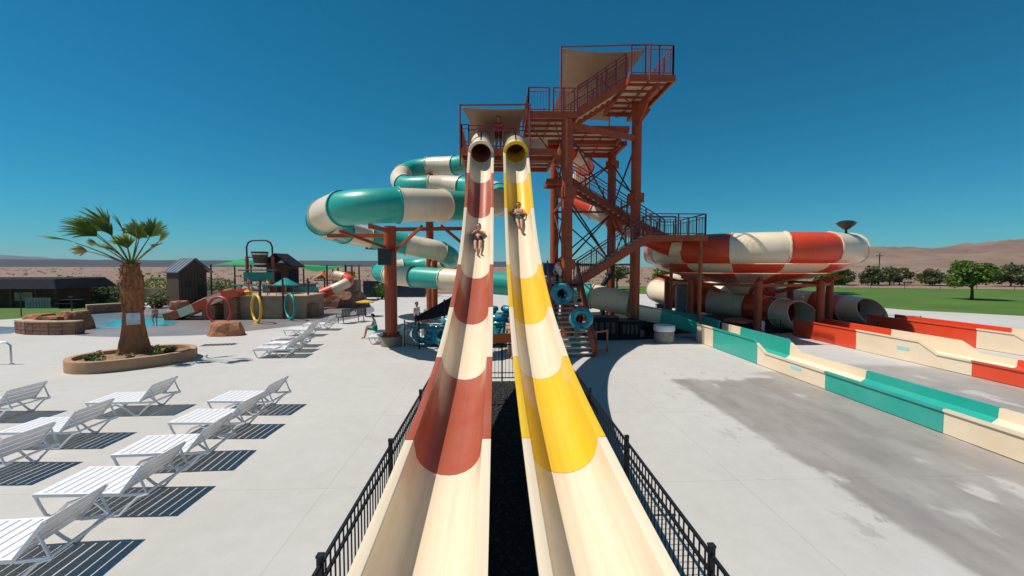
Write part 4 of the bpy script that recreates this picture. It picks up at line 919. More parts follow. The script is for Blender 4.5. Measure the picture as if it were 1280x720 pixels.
#--MORE--
# ------------------------------------------------------------------ inner tubes, pedestals and equipment around the tower
def torus_mesh(Rm, r, name, m, n=26, k=12):
    vs = []; fs = []
    for i in range(n):
        a = 2 * math.pi * i / n
        rr = r * (1 + 0.04 * math.cos(6 * a))
        for j in range(k): b = 2 * math.pi * j / k; vs.append(((Rm + rr * math.cos(b)) * math.cos(a), (Rm + rr * math.cos(b)) * math.sin(a), rr * math.sin(b)))
    for i in range(n):
        for j in range(k): fs.append((i * k + j, ((i + 1) % n) * k + j, ((i + 1) % n) * k + (j + 1) % k, i * k + (j + 1) % k))
    return MB().add(vs, fs).mesh(name, m, True, 0, 3)
TUBE = torus_mesh(0.36, 0.155, 'inner_tube', VINYL)
GRIP = MB().box((0, 0.36, 0.165), (0.22, 0.03, 0.025)).mesh('handle', BLACK)
def inner_tube(loc, rot, label, group=None):
    o = link('inner_tube', TUBE); o.location = loc; o.rotation_euler = rot; tag(o, label, 'inner tube', group)
    for q in (0, math.pi): h = bpy.data.objects.new('handle', GRIP); COL.objects.link(h); h.parent = o; h.rotation_euler = (0, 0, q)
    return o
STACK = ['fence side stack beside the pier', 'second fence side stack from the pier', 'third fence side stack from the pier', 'fourth fence side stack from the pier', 'fence side stack closest to the tower stairs', 'back row stack beside the dark net', 'middle stack of the back row', 'back row stack closest to the tower stairs']
for si, (x, y, n) in enumerate(((-3.0, 21.0, 3), (-1.95, 20.9, 4), (-0.9, 20.9, 5), (0.2, 20.9, 5), (1.25, 20.9, 5), (-2.3, 22.1, 4), (-0.4, 22.0, 6), (0.75, 22.0, 6))):
    for i in range(n):
        inner_tube((x + rnd.uniform(-.06, .06), y + rnd.uniform(-.06, .06), 0.155 + i * 0.292), (rnd.uniform(-.05, .05), rnd.uniform(-.05, .05), rnd.uniform(0, 3)), 'blue inner tube, %s up in the %s' % (('lowest', 'second', 'third', 'fourth', 'fifth', 'sixth')[i], STACK[si]), 'piled blue inner tubes')
for i, (x, y) in enumerate(((-3.55, 20.9), (-2.5, 20.25), (-1.4, 20.15), (-0.3, 20.15), (0.7, 20.15))):
    inner_tube((x, y, 0.56), (R(72), 0, rnd.uniform(-.3, .3)), '%s upright blue inner tube from the pier leaning on the picket fence' % ('first', 'second', 'third', 'fourth', 'fifth')[i], 'upright blue inner tubes')
net = thing('privacy_net', 'dark navy net panel sloping up behind the blue inner tubes', 'net', (-2.6, 23, 0))
MB().add([(-4.2, 22.6, 0.9), (-1.4, 24.4, 1.3), (-1.4, 24.4, 2.7), (-4.2, 22.6, 1.15), (-4.2, 22.62, 0.9), (-1.4, 24.42, 1.3), (-1.4, 24.42, 2.7), (-4.2, 22.62, 1.15)], [(0, 1, 2, 3), (7, 6, 5, 4), (0, 4, 5, 1), (1, 5, 6, 2), (2, 6, 7, 3), (3, 7, 4, 0)]).build('net_panel', NAVY, net)
for x, y, h in ((-4.2, 22.6, 1.2), (-2.8, 23.5, 2.0), (-1.4, 24.4, 2.75)): MB().cyl(x, y, 0, h, 0.05, 10).build('post', BLACK, net, True)

ped = thing('pedestal', 'squat round concrete pedestal with a white cap beside the teal runout', 'pedestal', (8.45, 21.12, 0))
MB().lathe([(0.47, 0), (0.48, 0.05), (0.48, 0.56), (0.46, 0.6)], (8.45, 21.12, 0), 32).build('drum', GREYC, ped, True); MB().lathe([(0.50, 0.58), (0.52, 0.62), (0.52, 0.82), (0.49, 0.87), (0.2, 0.89)], (8.45, 21.12, 0), 32).build('cap', WHITEP, ped, True)
tub = thing('float_bin', 'round red lidded tub between the teal runout and the tube mouth', 'tub', (13.9, 24.0, 0))
MB().lathe([(0.62, 0), (0.68, 0.05), (0.70, 0.62), (0.66, 0.66)], (13.9, 24.0, 0), 28).build('body', DARKEQ, tub, True); MB().lathe([(0.74, 0.62), (0.76, 0.66), (0.74, 0.76), (0.4, 0.82), (0.05, 0.83)], (13.9, 24.0, 0), 28).build('lid', mat('faded_red_lid', (0.50, 0.09, 0.085), 0.5, 0.4, 0, 0.15, 3), tub, True)
wb = MB().box((14.95, 23.7, 0.36), (0.42, 0.42, 0.72)).build('cooler_box', WHITEP, None, False, 0.04); tag(wb, 'small white box standing next to the red lidded tub', 'box')
def pump(x, y, w, d, h, label):
    t = thing('pump_cabinet', label, 'cabinet', (x, y, 0)); MB().box((x, y, h / 2), (w, d, h)).build('body', DARKEQ, t, False, 0.02); MB().box((x, y, h + 0.03), (w + 0.08, d + 0.08, 0.05)).build('lid', BLACK, t, False, 0.01)
    for i in range(4): MB().box((x - w * 0.3 + i * w * 0.2, y - d / 2 - 0.012, h * 0.55), (w * 0.12, 0.02, h * 0.5)).build('louvre', BLACK, t)
pump(5.6, 22.2, 1.5, 0.9, 1.15, 'dark pump cabinet under the lower stair flight'); pump(7.0, 22.4, 1.1, 0.9, 0.95, 'dark pump cabinet beside the tower column'); pump(8.5, 24.6, 1.3, 1.0, 1.2, 'dark pump cabinet under the right stair landing')
for x, y, lab in ((13.0, 29.4, 'tall grey filter tank under the ring bowl, closest to the tower'), (14.3, 30.4, 'tall grey filter tank under the middle of the ring bowl')):
    t = thing('filter_tank', lab, 'tank', (x, y, 0)); MB().lathe([(0.40, 0), (0.45, 0.1), (0.45, 2.3), (0.38, 2.5), (0.15, 2.58)], (x, y, 0), 24).build('shell', TANK, t, True); MB().tube([(x, y - .45, 0.7), (x, y - 0.75, 0.7), (x, y - 0.75, 0.1)], 0.06, 10).build('pipe', DARKEQ, t, True)
g = thing('stair_gate', 'small rust orange frame gate at the foot of the tower stairs', 'gate', (4.6, 18.3, 0))
gm = mat('rust_orange_paint', (0.45, 0.11, 0.035), 0.5)
for x, y in ((4.35, 18.35), (4.95, 18.75)): MB().box((x, y, 0.5), (0.07, 0.07, 1.0)).build('post', gm, g)
for z in (0.12, 0.95): MB().beam((4.35, 18.35, z), (4.95, 18.75, z), 0.05, 0.06).build('rail', gm, g)
s = thing('notice_sign', 'square blue sign on a dark post beside the tower column', 'sign', (2.75, 21.9, 0))
MB().cyl(2.75, 21.95, 0, 3.7, 0.04, 10).build('post', RODM, s, True); MB().box((2.75, 21.88, 3.65), (0.56, 0.03, 0.56)).build('board', BLUEP, s, False, 0.006); MB().box((2.75, 21.90, 3.65), (0.62, 0.02, 0.62)).build('frame', RODM, s)
pp = thing('valve_pipe', 'thick black valve pipe with an elbow behind the tower column', 'pipe', (6.9, 26.2, 0))
MB().tube([(6.6, 26.2, 0), (6.6, 26.2, 2.6), (6.75, 26.2, 2.9), (7.05, 26.2, 3.2), (7.2, 26.2, 3.6), (7.1, 26.2, 4.0)], 0.16, 14).build('pipe', BLACK, pp, True); MB().cyl(6.6, 26.2, 2.4, 2.48, 0.26, 16).build('flange', GREYC, pp, True)

# ------------------------------------------------------------------ bench, boulder, grate
bn = thing('park_bench', 'dark metal park bench with an arched cutout in its back', 'bench', (-9.6, 29.3, 0), math.atan2(1.9, 1.25))
SLATE = mat('slate_metal', (0.035, 0.045, 0.05), 0.5, 0.5, 0, 0.2, 5)
for i in range(5): local('seat_slat', MB().box((0, 0.10 + i * 0.09, 0.44), (1.9, 0.075, 0.03)), SLATE, bn)
for i in range(16):
    x = -0.9 + i * 0.12; arch = abs(x) < 0.3; z0 = 0.5 + (0.30 * math.sqrt(max(0, 1 - (x / 0.3) ** 2)) if arch else 0)
    local('back_slat', MB().beam((x, 0.02, z0), (x, -0.08, 0.95), 0.085, 0.02, 0, (0, 1, 0)), SLATE, bn)
local('top_rail', MB().tube([(-0.98, -0.08, 0.95), (0.98, -0.08, 0.95)], 0.03, 8), SLATE, bn); local('lower_rail', MB().tube([(-0.98, 0.02, 0.47), (0.98, 0.02, 0.47)], 0.025, 8), SLATE, bn)
for x in (-0.82, 0.82):
    local('leg', MB().tube([(x, -0.08, 0.0), (x, -0.02, 0.25), (x, 0.03, 0.43)], 0.03, 8), SLATE, bn); local('leg', MB().tube([(x, 0.52, 0.0), (x, 0.5, 0.43)], 0.03, 8), SLATE, bn)
    local('armrest', MB().tube([(x * 1.15, -0.04, 0.66), (x * 1.15, 0.4, 0.66), (x * 1.15, 0.52, 0.60), (x * 1.15, 0.5, 0.43)], 0.025, 8), SLATE, bn)
def rock(name, label, c, size, seed, m=None, cat='boulder', parent=None, flat=0.0, group=None):
    bm = bmesh.new(); bmesh.ops.create_icosphere(bm, subdivisions=3, radius=1.0)
    for v in bm.verts:
        n = noise.fractal(v.co * 1.1 + Vector((seed, 0, 0)), 1.0, 2.0, 4) * 0.35; v.co *= (1 + n)
        q = v.co; v.co = Vector((math.copysign(abs(q.x) ** 0.8, q.x), math.copysign(abs(q.y) ** 0.8, q.y), min(q.z, 0.72 + 0.08 * n)))
        v.co = Vector((v.co.x * size[0] / 2, v.co.y * size[1] / 2, max(0, v.co.z * size[2] * 1.3 + 0.02)))
    me = bpy.data.meshes.new(name); bm.to_mesh(me); bm.free(); me.materials.append(m or ROCKM); o = link(name, me, parent)
    if parent is None: o.location = c; tag(o, label, cat, group)
    else: o.matrix_parent_inverse = Matrix(); o.location = Vector(c) - parent.location
    return o
rock('boulder', 'reddish brown boulder at the edge of the splash pad', (-15.0, 24.3, 0), (1.9, 1.3, 0.75), 2.3)
gr = thing('floor_grate', 'dark rectangular floor grate in front of the boulder', 'grate', (-13.4, 21.2, 0))
MB().box((-13.4, 21.2, 0.008), (1.5, 0.5, 0.012), 0.2).build('frame', GREYC, gr); 
for i in range(7): MB().box((-13.4 + 0.2 * (i - 3) * math.cos(0.2), 21.2 + 0.2 * (i - 3) * math.sin(0.2), 0.02), (0.13, 0.42, 0.012), 0.2).build('bar', BLACK, gr)

# ------------------------------------------------------------------ spray rings
def ring(label, c, Rm, yaw, tilt, m):
    t = thing('spray_ring', label, 'spray ring', (c[0], c[1], 0), group='coloured spray rings')
    o = bpy.data.objects.new('ring', torus_mesh(Rm, 0.085, 'ring', m, 36, 10)); COL.objects.link(o); o.parent = t; o.location = (0, 0, Rm + 0.12); o.rotation_euler = (R(90), tilt, yaw)
    l = local('foot', MB().lathe([(0.22, 0), (0.22, 0.03), (0.1, 0.06), (0.09, 0.2)], (0, 0, 0), 16), m, t, True); return t
ring('red hoop shaped spray ring standing on the splash pad', (-17.6, 28.0), 0.86, R(-12), 0, REDP)
ring('yellow hoop shaped spray ring seen almost edge on', (-16.0, 29.3), 0.88, R(-44), 0, YELP)
ring('teal hoop shaped spray ring seen almost edge on', (-14.5, 30.8), 0.86, R(-45), 0, TEALP)

# ------------------------------------------------------------------ splash playground
pl = thing('play_structure', 'splash play structure with tan walls, brown hut and tipping bucket arch', 'play structure', (-17, 34, 0))
def P(mb, name, m, par=None, sm=False, bv=0.0): return mb.build(name, m, par or pl, sm, bv)
P(MB().box((-16.6, 33.3, 0.8), (5.6, 3.4, 1.6)), 'wall', TANW); P(MB().box((-16.6, 33.3, 1.64), (5.8, 3.6, 0.09)), 'ledge', STUCT)
P(MB().box((-19.6, 34.6, 0.55), (1.6, 3.2, 1.1)), 'wall', WALLST); P(MB().box((-14.6, 32.6, 0.5), (2.2, 1.2, 1.0)), 'wall', WALLST)
for x in (-20.3, -18.25): P(MB().cyl(x, 36, 0, 4.6, 0.13, 14), 'post', REDP, None, True)
P(MB().tube([(-20.3, 36, 4.4), (-20.3, 36, 5.4), (-20.15, 36, 5.75), (-19.8, 36, 5.92), (-18.75, 36, 5.92), (-18.4, 36, 5.75), (-18.25, 36, 5.4), (-18.25, 36, 4.4)], 0.07, 10), 'arch', RODM, None, True)
bk = P(MB().lathe([(0.42, 0), (0.5, 0.5), (0.62, 1.2), (0.66, 1.25), (0.60, 1.22), (0.45, 0.5), (0.36, 0.06)], (-19.25, 36, 3.75), 24), 'bucket', WOODD, None, True)
for z, r in ((3.95, 0.47), (4.75, 0.6)): P(MB().lathe([(r, 0), (r + .03, 0.0), (r + .04, 0.09), (r, 0.09)], (-19.25, 36, z), 24), 'hoop', CHROME, bk, True)
P(MB().tube([(-20.3, 36, 4.55), (-18.25, 36, 4.55)], 0.04, 8), 'axle', RODM)
P(MB().box((-19.2, 35.6, 2.95), (2.3, 0.12, 0.75)), 'panel', TEALP); P(MB().box((-19.2, 35.5, 3.5), (2.5, 1.0, 0.1)), 'roof_slab', TEALP)
P(MB().box((-19.6, 34.2, 2.35), (2.0, 0.1, 0.12)), 'pipe_rail', TEALP); P(MB().box((-18.8, 34.2, 1.95), (2.2, 0.1, 0.1)), 'pipe_rail', TEALP)
# brown hut with a dark steep roof
P(MB().box((-18.5, 38.2, 2.0), (1.9, 1.8, 4.0)), 'hut_wall', mat('brick_brown_siding', (0.19, 0.075, 0.05), 0.85, 0.2, 0, 0.25, 4))
rf = MB(); 
for sgn in (-1, 1):
    rf.beam((-18.6, 37.0, 4.75), (-18.6 + sgn * 1.35, 37.0, 3.75), 0.06, 0.06)
    a = Vector((-18.6, 37.0, 4.82)); b = Vector((-18.6 + sgn * 1.45, 37.0, 3.72)); c = b + Vector((0, 2.4, 0)); d = a + Vector((0, 2.4, 0)); u = Vector((0, 0, 0.1))
    rf.add([a, b, c, d, a + u, b + u, c + u, d + u], [(0, 1, 2, 3), (7, 6, 5, 4), (0, 4, 5, 1), (1, 5, 6, 2), (2, 6, 7, 3), (3, 7, 4, 0)])
P(rf, 'hut_roof', DROOF); P(MB().prism([(-19.5, 37.25), (-17.55, 37.25), (-17.55, 37.3), (-19.5, 37.3)], 3.9, 4.1), 'gable', WOODD); P(MB().box((-17.5, 38.0, 3.0), (0.08, 1.6, 1.1)), 'shutter', DROOF); P(MB().box((-18.5, 37.28, 2.9), (0.5, 0.04, 0.7)), 'window', BLACK)
for x, y in ((-19.2, 32.4), (-16.9, 31.5), (-15.3, 31.5), (-13.9, 32.4)): P(MB().cyl(x, y, 0, 2.9, 0.07, 10), 'post', RODM, None, True)
mu = P(MB().lathe([(0.1, 2.9), (0.95, 2.35), (0.9, 2.3), (0.1, 2.7)], (-16.3, 34, 0), 20), 'spray_umbrella', TEALP, None, True); P(MB().cyl(-16.3, 34, 1.6, 2.8, 0.07, 10), 'umbrella_post', YELP, mu, True)
for i in range(8): P(MB().cyl(-19.0 + i * 0.62, 31.75, 1.65, 2.45, 0.025, 8), 'guard_post', TEALP)
P(MB().tube([(-19.0, 31.75, 2.45), (-14.6, 31.75, 2.45)], 0.035, 8), 'guard_rail', TEALP)
P(MB().box((-14.8, 34.2, 2.0), (1.8, 0.1, 0.35)), 'pipe_rail', TEALP); P(MB().lathe([(0.05, 2.1), (0.28, 1.95), (0.28, 1.7), (0.1, 1.66)], (-18.2, 32.2, 0), 14), 'spray_cannon', YELP, None, True)
# wavy open slide
ws = thing('play_slide', 'wide wavy children slide in cream and orange red with two lanes', 'play slide', (-22, 32.5, 0))
for ln, y in ((0, 33.4), (1, 31.7)):
    sp = Path([(-18.9, y, 2.1), (-20.2, y, 1.85), (-21.4, y - .05, 1.35), (-22.3, y - .1, 0.9), (-23.2, y - .15, 0.5), (-24.2, y - .2, 0.25), (-25.2, y - .2, 0.2)] if ln == 0 else [(-18.3, y, 2.0), (-19.4, y, 1.75), (-20.6, y, 1.25), (-21.8, y, 0.75), (-22.7, y, 0.4), (-23.4, y, 0.22)])
    pr_ = [(-.72, .22), (-.62, .22), (-.60, 0), (.60, 0), (.62, .22), (.72, .22)]; po_ = [(.70, .18), (.66, .17), (.64, -.35), (-.64, -.35), (-.66, .17), (-.70, .18)]
    n = 5
    for i in range(n):
        mb = sweep(sp, sp.L * i / n + .003, sp.L * (i + 1) / n - .003, pr_ + po_, 0.2); cap_ends(mb, 12, 6); mb.build('slide_section', [CREAM, RED][(i + ln) % 2], ws, True, 0, 0.6)
    for d in (0.1, 0.4): q = sp.at(sp.L * d); MB().box((q.x, q.y, (q.z - .3) / 2), (0.9, 1.1, max(.2, q.z - .36))).build('base_block', WALLST, ws)
ts = thing('play_tube_slide', 'small red and cream children tube slide curling off a brown rock base', 'play slide', (-15, 40, 0))
tp_ = Path([(-15.2, 41.2, 2.95), (-14.1, 41.0, 2.75), (-13.55, 40.3, 2.45), (-14.0, 39.7, 2.05), (-15.0, 39.5, 1.6), (-16.0, 39.4, 1.2), (-17.1, 39.3, 0.85)])
tube_sections(ts, tp_, 0.46, [RED, CREAM], 1.1, 1.35, None, 1, flange=0.03, q=18)
rock('rock_base', '', (-14.6, 41.3, 0), (4.6, 2.6, 1.5), 5.1, WALLST, 'rock', ts)
# barn-like hut
bh = thing('play_hut', 'weathered wooden play hut with ribbed grey metal roof', 'hut', (-29, 42, 0))
MB().box((-28.9, 43.0, 1.7), (2.9, 2.6, 3.4)).build('wall', WOODD, bh); 
for i in range(9): MB().box((-30.22 + i * 0.33, 41.68, 1.7), (0.26, 0.04, 3.3)).build('board', WOODD, bh)
for sgn in (-1, 1):
    a = Vector((-28.7, 41.3, 4.75)); b = Vector((-28.7 + sgn * 1.85, 41.3, 3.35)); c = b + Vector((0, 3.4, 0)); d = a + Vector((0, 3.4, 0)); u = Vector((0, 0, 0.09))
    ro = MB().add([a, b, c, d, a + u, b + u, c + u, d + u], [(0, 1, 2, 3), (7, 6, 5, 4), (0, 4, 5, 1), (1, 5, 6, 2), (2, 6, 7, 3), (3, 7, 4, 0)]).build('roof', MROOF, bh)
    for k in range(5): y = 41.45 + k * 0.75; MB().beam((a.x + sgn * .06, y, a.z + .08), (b.x, y, b.z + .11), 0.07, 0.07).build('rib', mat('pale_roof_rib', (0.42, 0.44, 0.47), 0.4, 0.5, 0, 0.1, 3), ro)
MB().prism([(-30.2, 41.66), (-27.2, 41.66), (-27.2, 41.7), (-30.2, 41.7)], 3.38, 3.5).build('tie_beam', WOODD, bh); MB().add([(-30.3, 41.69, 3.4), (-27.1, 41.69, 3.4), (-28.7, 41.69, 4.68), (-30.3, 41.75, 3.4), (-27.1, 41.75, 3.4), (-28.7, 41.75, 4.68)], [(0, 1, 2), (5, 4, 3), (0, 3, 4, 1), (1, 4, 5, 2), (2, 5, 3, 0)]).build('gable', WOODD, bh)
MB().box((-28.0, 41.64, 1.1), (0.8, 0.05, 2.1)).build('doorway', BLACK, bh); MB().box((-29.4, 41.64, 2.2), (0.5, 0.05, 0.6)).build('window', BLACK, bh)
def canopy(label, c4, m, h_posts, peak, name='shade_canopy'):
    t = thing(name, label, 'canopy', (c4[0][0], c4[0][1], 0)); cx = sum(p[0] for p in c4) / 4; cy = sum(p[1] for p in c4) / 4; z = sum(p[2] for p in c4) / 4 + peak
    n = 6; mb = MB()
    for a, b in zip(c4, c4[1:] + c4[:1]):
        a, b = Vector(a), Vector(b); top = Vector((cx, cy, z)); vs = []
        for i in range(n + 1):
            for j in range(n + 1):
                u, v = i / n, j / n; e = a.lerp(b, v); e = e + (top - e) * 0.12 * math.sin(math.pi * v) * (1 - u); p = e.lerp(top, u); p.z -= 0.25 * math.sin(math.pi * u) * abs(peak) * 0.4; vs.append(p)
        mb.add(vs, [(i * (n + 1) + j, (i + 1) * (n + 1) + j, (i + 1) * (n + 1) + j + 1, i * (n + 1) + j + 1) for i in range(n) for j in range(n)])
    mb.build('cloth', m, t, True, 0, 2)
    for p in c4: MB().cyl(p[0], p[1], 0, p[2] + 0.1, 0.08, 10).build('post', RODM, t, True)
    return t
bh.rotation_euler = (0, 0, R(60)); bh.scale = (.82, .82, .95)
canopy('green pyramid shade canopy beside the weathered hut', [(-29.0, 45, 3.9), (-25.0, 45, 3.9), (-25.0, 49, 3.9), (-29.0, 49, 3.9)], SAILG, 4, 0.75)
canopy('bright green sagging shade canopy behind the tipping bucket', [(-20.3, 43, 4.1), (-16.2, 42, 3.75), (-16.0, 46.5, 3.9), (-20.6, 47, 4.0)], SAILG, 4, -0.7)
fs_ = thing('climbing_frame', 'far play frame with flat teal roof and orange awning', 'play frame', (-17.3, 48, 0))
for x in (-18.8, -17.3, -15.8):
    for y in (48, 50.5): MB().cyl(x, y, 0, 3.85, 0.09, 10).build('post', REDP, fs_, True)
MB().box((-17.3, 49.2, 3.92), (3.6, 3.2, 0.14)).build('roof', TEALP, fs_, False, 0.03); MB().box((-18.3, 47.4, 2.3), (2.2, 1.6, 0.1)).build('deck', TEALP, fs_); MB().lathe([(1.15, 0), (0.1, 0.7)], (-18.6, 47.2, 2.5), 4).build('awning', mat('orange_awning', (0.55, 0.13, 0.03), 0.6), fs_); MB().box((-16.3, 48.2, 2.9), (1.6, 0.1, 0.7)).build('panel', YELP, fs_); MB().box((-16.6, 49, 1.2), (2.4, 1.6, 2.2)).build('tower_core', TANW, fs_); MB().box((-16.2, 47.0, 2.2), (1.0, 0.9, 0.7)).build('tunnel_box', TEALP, fs_, False, 0.1)
sw = thing('spray_post', 'yellow topped spray post near the metal bench', 'spray post', (-9.9, 33, 0)); MB().cyl(-9.9, 33, 0, 1.1, 0.06, 10).build('post', RODM, sw, True); MB().lathe([(0.05, 1.25), (0.7, 1.12), (0.66, 1.05), (0.05, 1.08)], (-9.9, 33, 0), 18).build('cap', YELP, sw, True)
back = MB().box((-12.5, 53.5, 1.0), (7.5, 0.3, 2.0)).build('screen_wall', mat('dark_blue_screen', (0.035, 0.05, 0.075), 0.8, 0.2, 0, 0.2, 1)); tag(back, 'long dark blue grey screen wall behind the play frame', 'wall')
back = MB().box((-24, 51, 0.9), (6, 0.3, 1.8)).build('screen_wall', mat('grey_blue_screen', (0.12, 0.14, 0.18), 0.8, 0.2, 0, 0.2, 1)); tag(back, 'grey blue screen wall behind the green pyramid canopy', 'wall')

# ------------------------------------------------------------------ left background: pool rocks, pavilion, walls, lamp posts
def stone_wall(label, pts, h, w, group=None):
    t = thing('stone_wall', label, 'wall', (*pts[0], 0)); vs = []
    L = [Vector((*p, 0)) for p in pts]; nrm = []
    for i in range(len(L)):
        d = (L[min(i + 1, len(L) - 1)] - L[max(i - 1, 0)]).normalized(); nrm.append(Vector((-d.y, d.x, 0)))
    mb = MB()
    for p, n_ in zip(L, nrm): vs += [p - n_ * w / 2, p + n_ * w / 2, p + n_ * w / 2 + Vector((0, 0, h - .08)), p - n_ * w / 2 + Vector((0, 0, h - .08))]
    k = len(L); fs = [(i * 4 + j, i * 4 + (j + 1) % 4, (i + 1) * 4 + (j + 1) % 4, (i + 1) * 4 + j) for i in range(k - 1) for j in range(4)] + [(3, 2, 1, 0), tuple((k - 1) * 4 + j for j in range(4))]
    mb.add(vs, fs).build('core', mat('wall_mortar', (0.20, 0.13, 0.10), 0.95), t)
    for i in range(k - 1):
        a, b = L[i], L[i + 1]; ln = (b - a).length; n = max(1, int(ln / 0.42)); rz = math.atan2(b.y - a.y, b.x - a.x)
        for row in range(3):
            for q in range(n):
                c = a.lerp(b, (q + 0.5) / n); hh = (h - 0.1) / 3
                for sd in (-1, 1): MB().box(c + nrm[i] * (sd * (w / 2 + 0.01)) + Vector((0, 0, hh * (row + .5) + .01)), (ln / n - 0.02, 0.06 + rnd.uniform(0, .03), hh - 0.025), rz).build('stone', WALLST, t, False, 0.008)
        MB().beam(a + Vector((0, 0, h - .04)), b + Vector((0, 0, h - .04)), w + 0.1, 0.08).build('coping', STUCT, t)
    return t
stone_wall('curved red stone wall holding the rock waterfall at the pool edge', [(-27.2, 25.6), (-26.0, 25.0), (-24.6, 24.8), (-23.4, 25.0)], 0.75, 0.5)
stone_wall('straight red stone wall between the pool and the far lawn', [(-32.6, 35.4), (-31.0, 37.4)], 0.75, 0.5)
for i, (x, y, z, s, lab) in enumerate(((-27.3, 26.8, 0, (1.6, 1.3, 1.0), 'rounded red rock at the outer end of the pool waterfall'), (-26.2, 26.3, 0.0, (1.5, 1.2, 0.9), 'cracked red rock in the middle of the pool waterfall'), (-25.4, 26.9, 0, (1.5, 1.2, 1.15), 'tall red rock at the inner end of the pool waterfall'), (-26.6, 27.6, 0, (2.2, 1.3, 0.8), 'low broad red rock behind the pool waterfall'))): rock('pool_rock', lab, (x, y, z), s, 11 + i * 3.3, None, 'rock')
pv = thing('pavilion', 'low dark roofed pavilion with brown walls beyond the left lawn', 'pavilion', (-44, 43, 0))
MB().box((-47, 43.5, 0.9), (12, 3.4, 1.8)).build('wall', BROWNW, pv); rfp = MB().add([(-54, 40.6, 1.75), (-40.0, 40.6, 1.75), (-40.0, 47, 1.75), (-54, 47, 1.75), (-54, 41.2, 2.62), (-40.7, 41.2, 2.62), (-40.7, 46.4, 2.7), (-54, 46.4, 2.7)], [(3, 2, 1, 0), (4, 5, 6, 7), (0, 1, 5, 4), (1, 2, 6, 5), (2, 3, 7, 6), (3, 0, 4, 7)]).build('roof', DROOF, pv)
for x in (-46.5, -44.2, -42.0, -40.3): MB().box((x, 40.9, 0.85), (0.2, 0.2, 1.7)).build('post', BROWNW, pv)
MB().box((-44.0, 41.72, 1.0), (1.6, 0.06, 0.8)).build('shutter', STUCT, pv)
pf = thing('white_gate', 'white slatted gate panel beside the dark roofed pavilion', 'gate', (-41.2, 40.2, 0))
for i in range(9): MB().box((-42.2 + i * 0.25, 40.2, 0.5), (0.19, 0.04, 0.95)).build('slat', GREYW, pf)
for z in (0.2, 0.85): MB().box((-41.2, 40.24, z), (2.3, 0.05, 0.08)).build('rail', GREYW, pf)
for (x, y, w, h, m, lab) in ((-43, 47.5, 6, 0.9, GREYW, 'long low grey wall behind the white slatted gate'), (-36.6, 47.0, 3.0, 1.5, STUCT, 'low tan block wall between the shrubs beyond the left lawn'), (-31.5, 50, 4.5, 1.0, GREYW, 'grey block wall behind the weathered hut')):
    b = MB().box((x, y, h / 2), (w, 0.3, h)).build('garden_wall', m); tag(b, lab, 'wall')
for (x, y, lab) in ((-27.9, 29.3, 'slim black lamp post between pool and rock wall'), (-36.0, 33.9, 'slim black lamp post on the left lawn')):
    t = thing('lamp_post', lab, 'lamp post', (x, y, 0)); MB().cyl(x, y, 0, 1.75, 0.035, 10).build('pole', BLACK, t, True); MB().box((x, y, 1.8), (0.3, 0.12, 0.1)).build('lamp_head', BLACK, t)
tb = thing('picnic_table', 'dark picnic table on the left lawn before the pavilion', 'table', (-38.6, 40.6, 0)); MB().box((-38.6, 40.6, 0.75), (1.8, 0.8, 0.06)).build('top', DARKEQ, tb)
for y in (39.9, 41.3): MB().box((-38.6, y, 0.45), (1.8, 0.28, 0.05)).build('seat', DARKEQ, tb)
for x in (-39.2, -38.0): MB().box((x, 40.6, 0.37), (0.08, 1.2, 0.7)).build('leg', DARKEQ, tb)

# ------------------------------------------------------------------ trees and shrubs
def tree(label, x, y, h, cr, seed, m, nleaf=2600, group=None, trunk_h=0.32, name='shade_tree', leaf=0.17, zr=0.75):
    r = random.Random(seed); t = thing(name, label, 'tree', (x, y, 0), group=group); mb = MB(); top = Vector((x + r.uniform(-.1, .1), y, h * 0.62))
    mb.tube([(x, y, -0.05), (x + .03, y, h * trunk_h * .5), (x - .02, y, h * trunk_h), tuple(top)], [h * 0.045, h * 0.034, h * 0.03, h * 0.012], 9)
    cl = []
    for i in range(9):
        a = i * 2.4 + r.random(); z = h * (trunk_h + 0.12 + 0.42 * r.random()); e = Vector((x + math.cos(a) * cr * r.uniform(.45, .8), y + math.sin(a) * cr * r.uniform(.45, .8), z)); s = Vector((x, y, h * trunk_h * r.uniform(.85, 1.2)))
        mb.tube([s, s.lerp(e, .5) + Vector((0, 0, .05 * h)), e], [h * .018, h * .011, h * .004], 6); cl.append((e, cr * r.uniform(.32, .5)))
    for i in range(7): cl.append((Vector((x + r.uniform(-.4, .4) * cr, y + r.uniform(-.4, .4) * cr, h * r.uniform(.62, .92))), cr * r.uniform(.3, .48)))
    mb.build('trunk', BARK, t, True, 0, 2); lm = MB()
    for i in range(nleaf):
        c, s = cl[i % len(cl)]
        while True:
            v = Vector((r.uniform(-1, 1), r.uniform(-1, 1), r.uniform(-1, 1)))
            if 0.3 < v.length < 1: break
        p = c + Vector((v.x * s, v.y * s, v.z * s * zr)) * (1 + 0.3 * r.random() ** 3); a = Vector((r.uniform(-1, 1), r.uniform(-1, 1), r.uniform(-.7, .5))).normalized(); b = a.cross(Vector((r.uniform(-1, 1), r.uniform(-1, 1), r.uniform(-1, 1)))).normalized(); k = leaf * r.uniform(.6, 1.3)
        lm.add([p - a * k, p + b * k * .6, p + a * k, p - b * k * .6], [(0, 1, 2, 3)])
    lm.build('crown', m, t); return t
tree('round crowned bright green tree alone on the right lawn', 54.0, 46.6, 4.15, 2.1, 3, LEAF1, 5200)
tree('slender young green tree on the lawn beside the ring bowl', 48.0, 59.5, 4.2, 1.9, 5, LEAF1, 2600, leaf=.2); tree('slender young tree paired beside the ring bowl, fuller crowned', 45.2, 56.0, 3.9, 1.8, 8, LEAF1, 2600, leaf=.2)
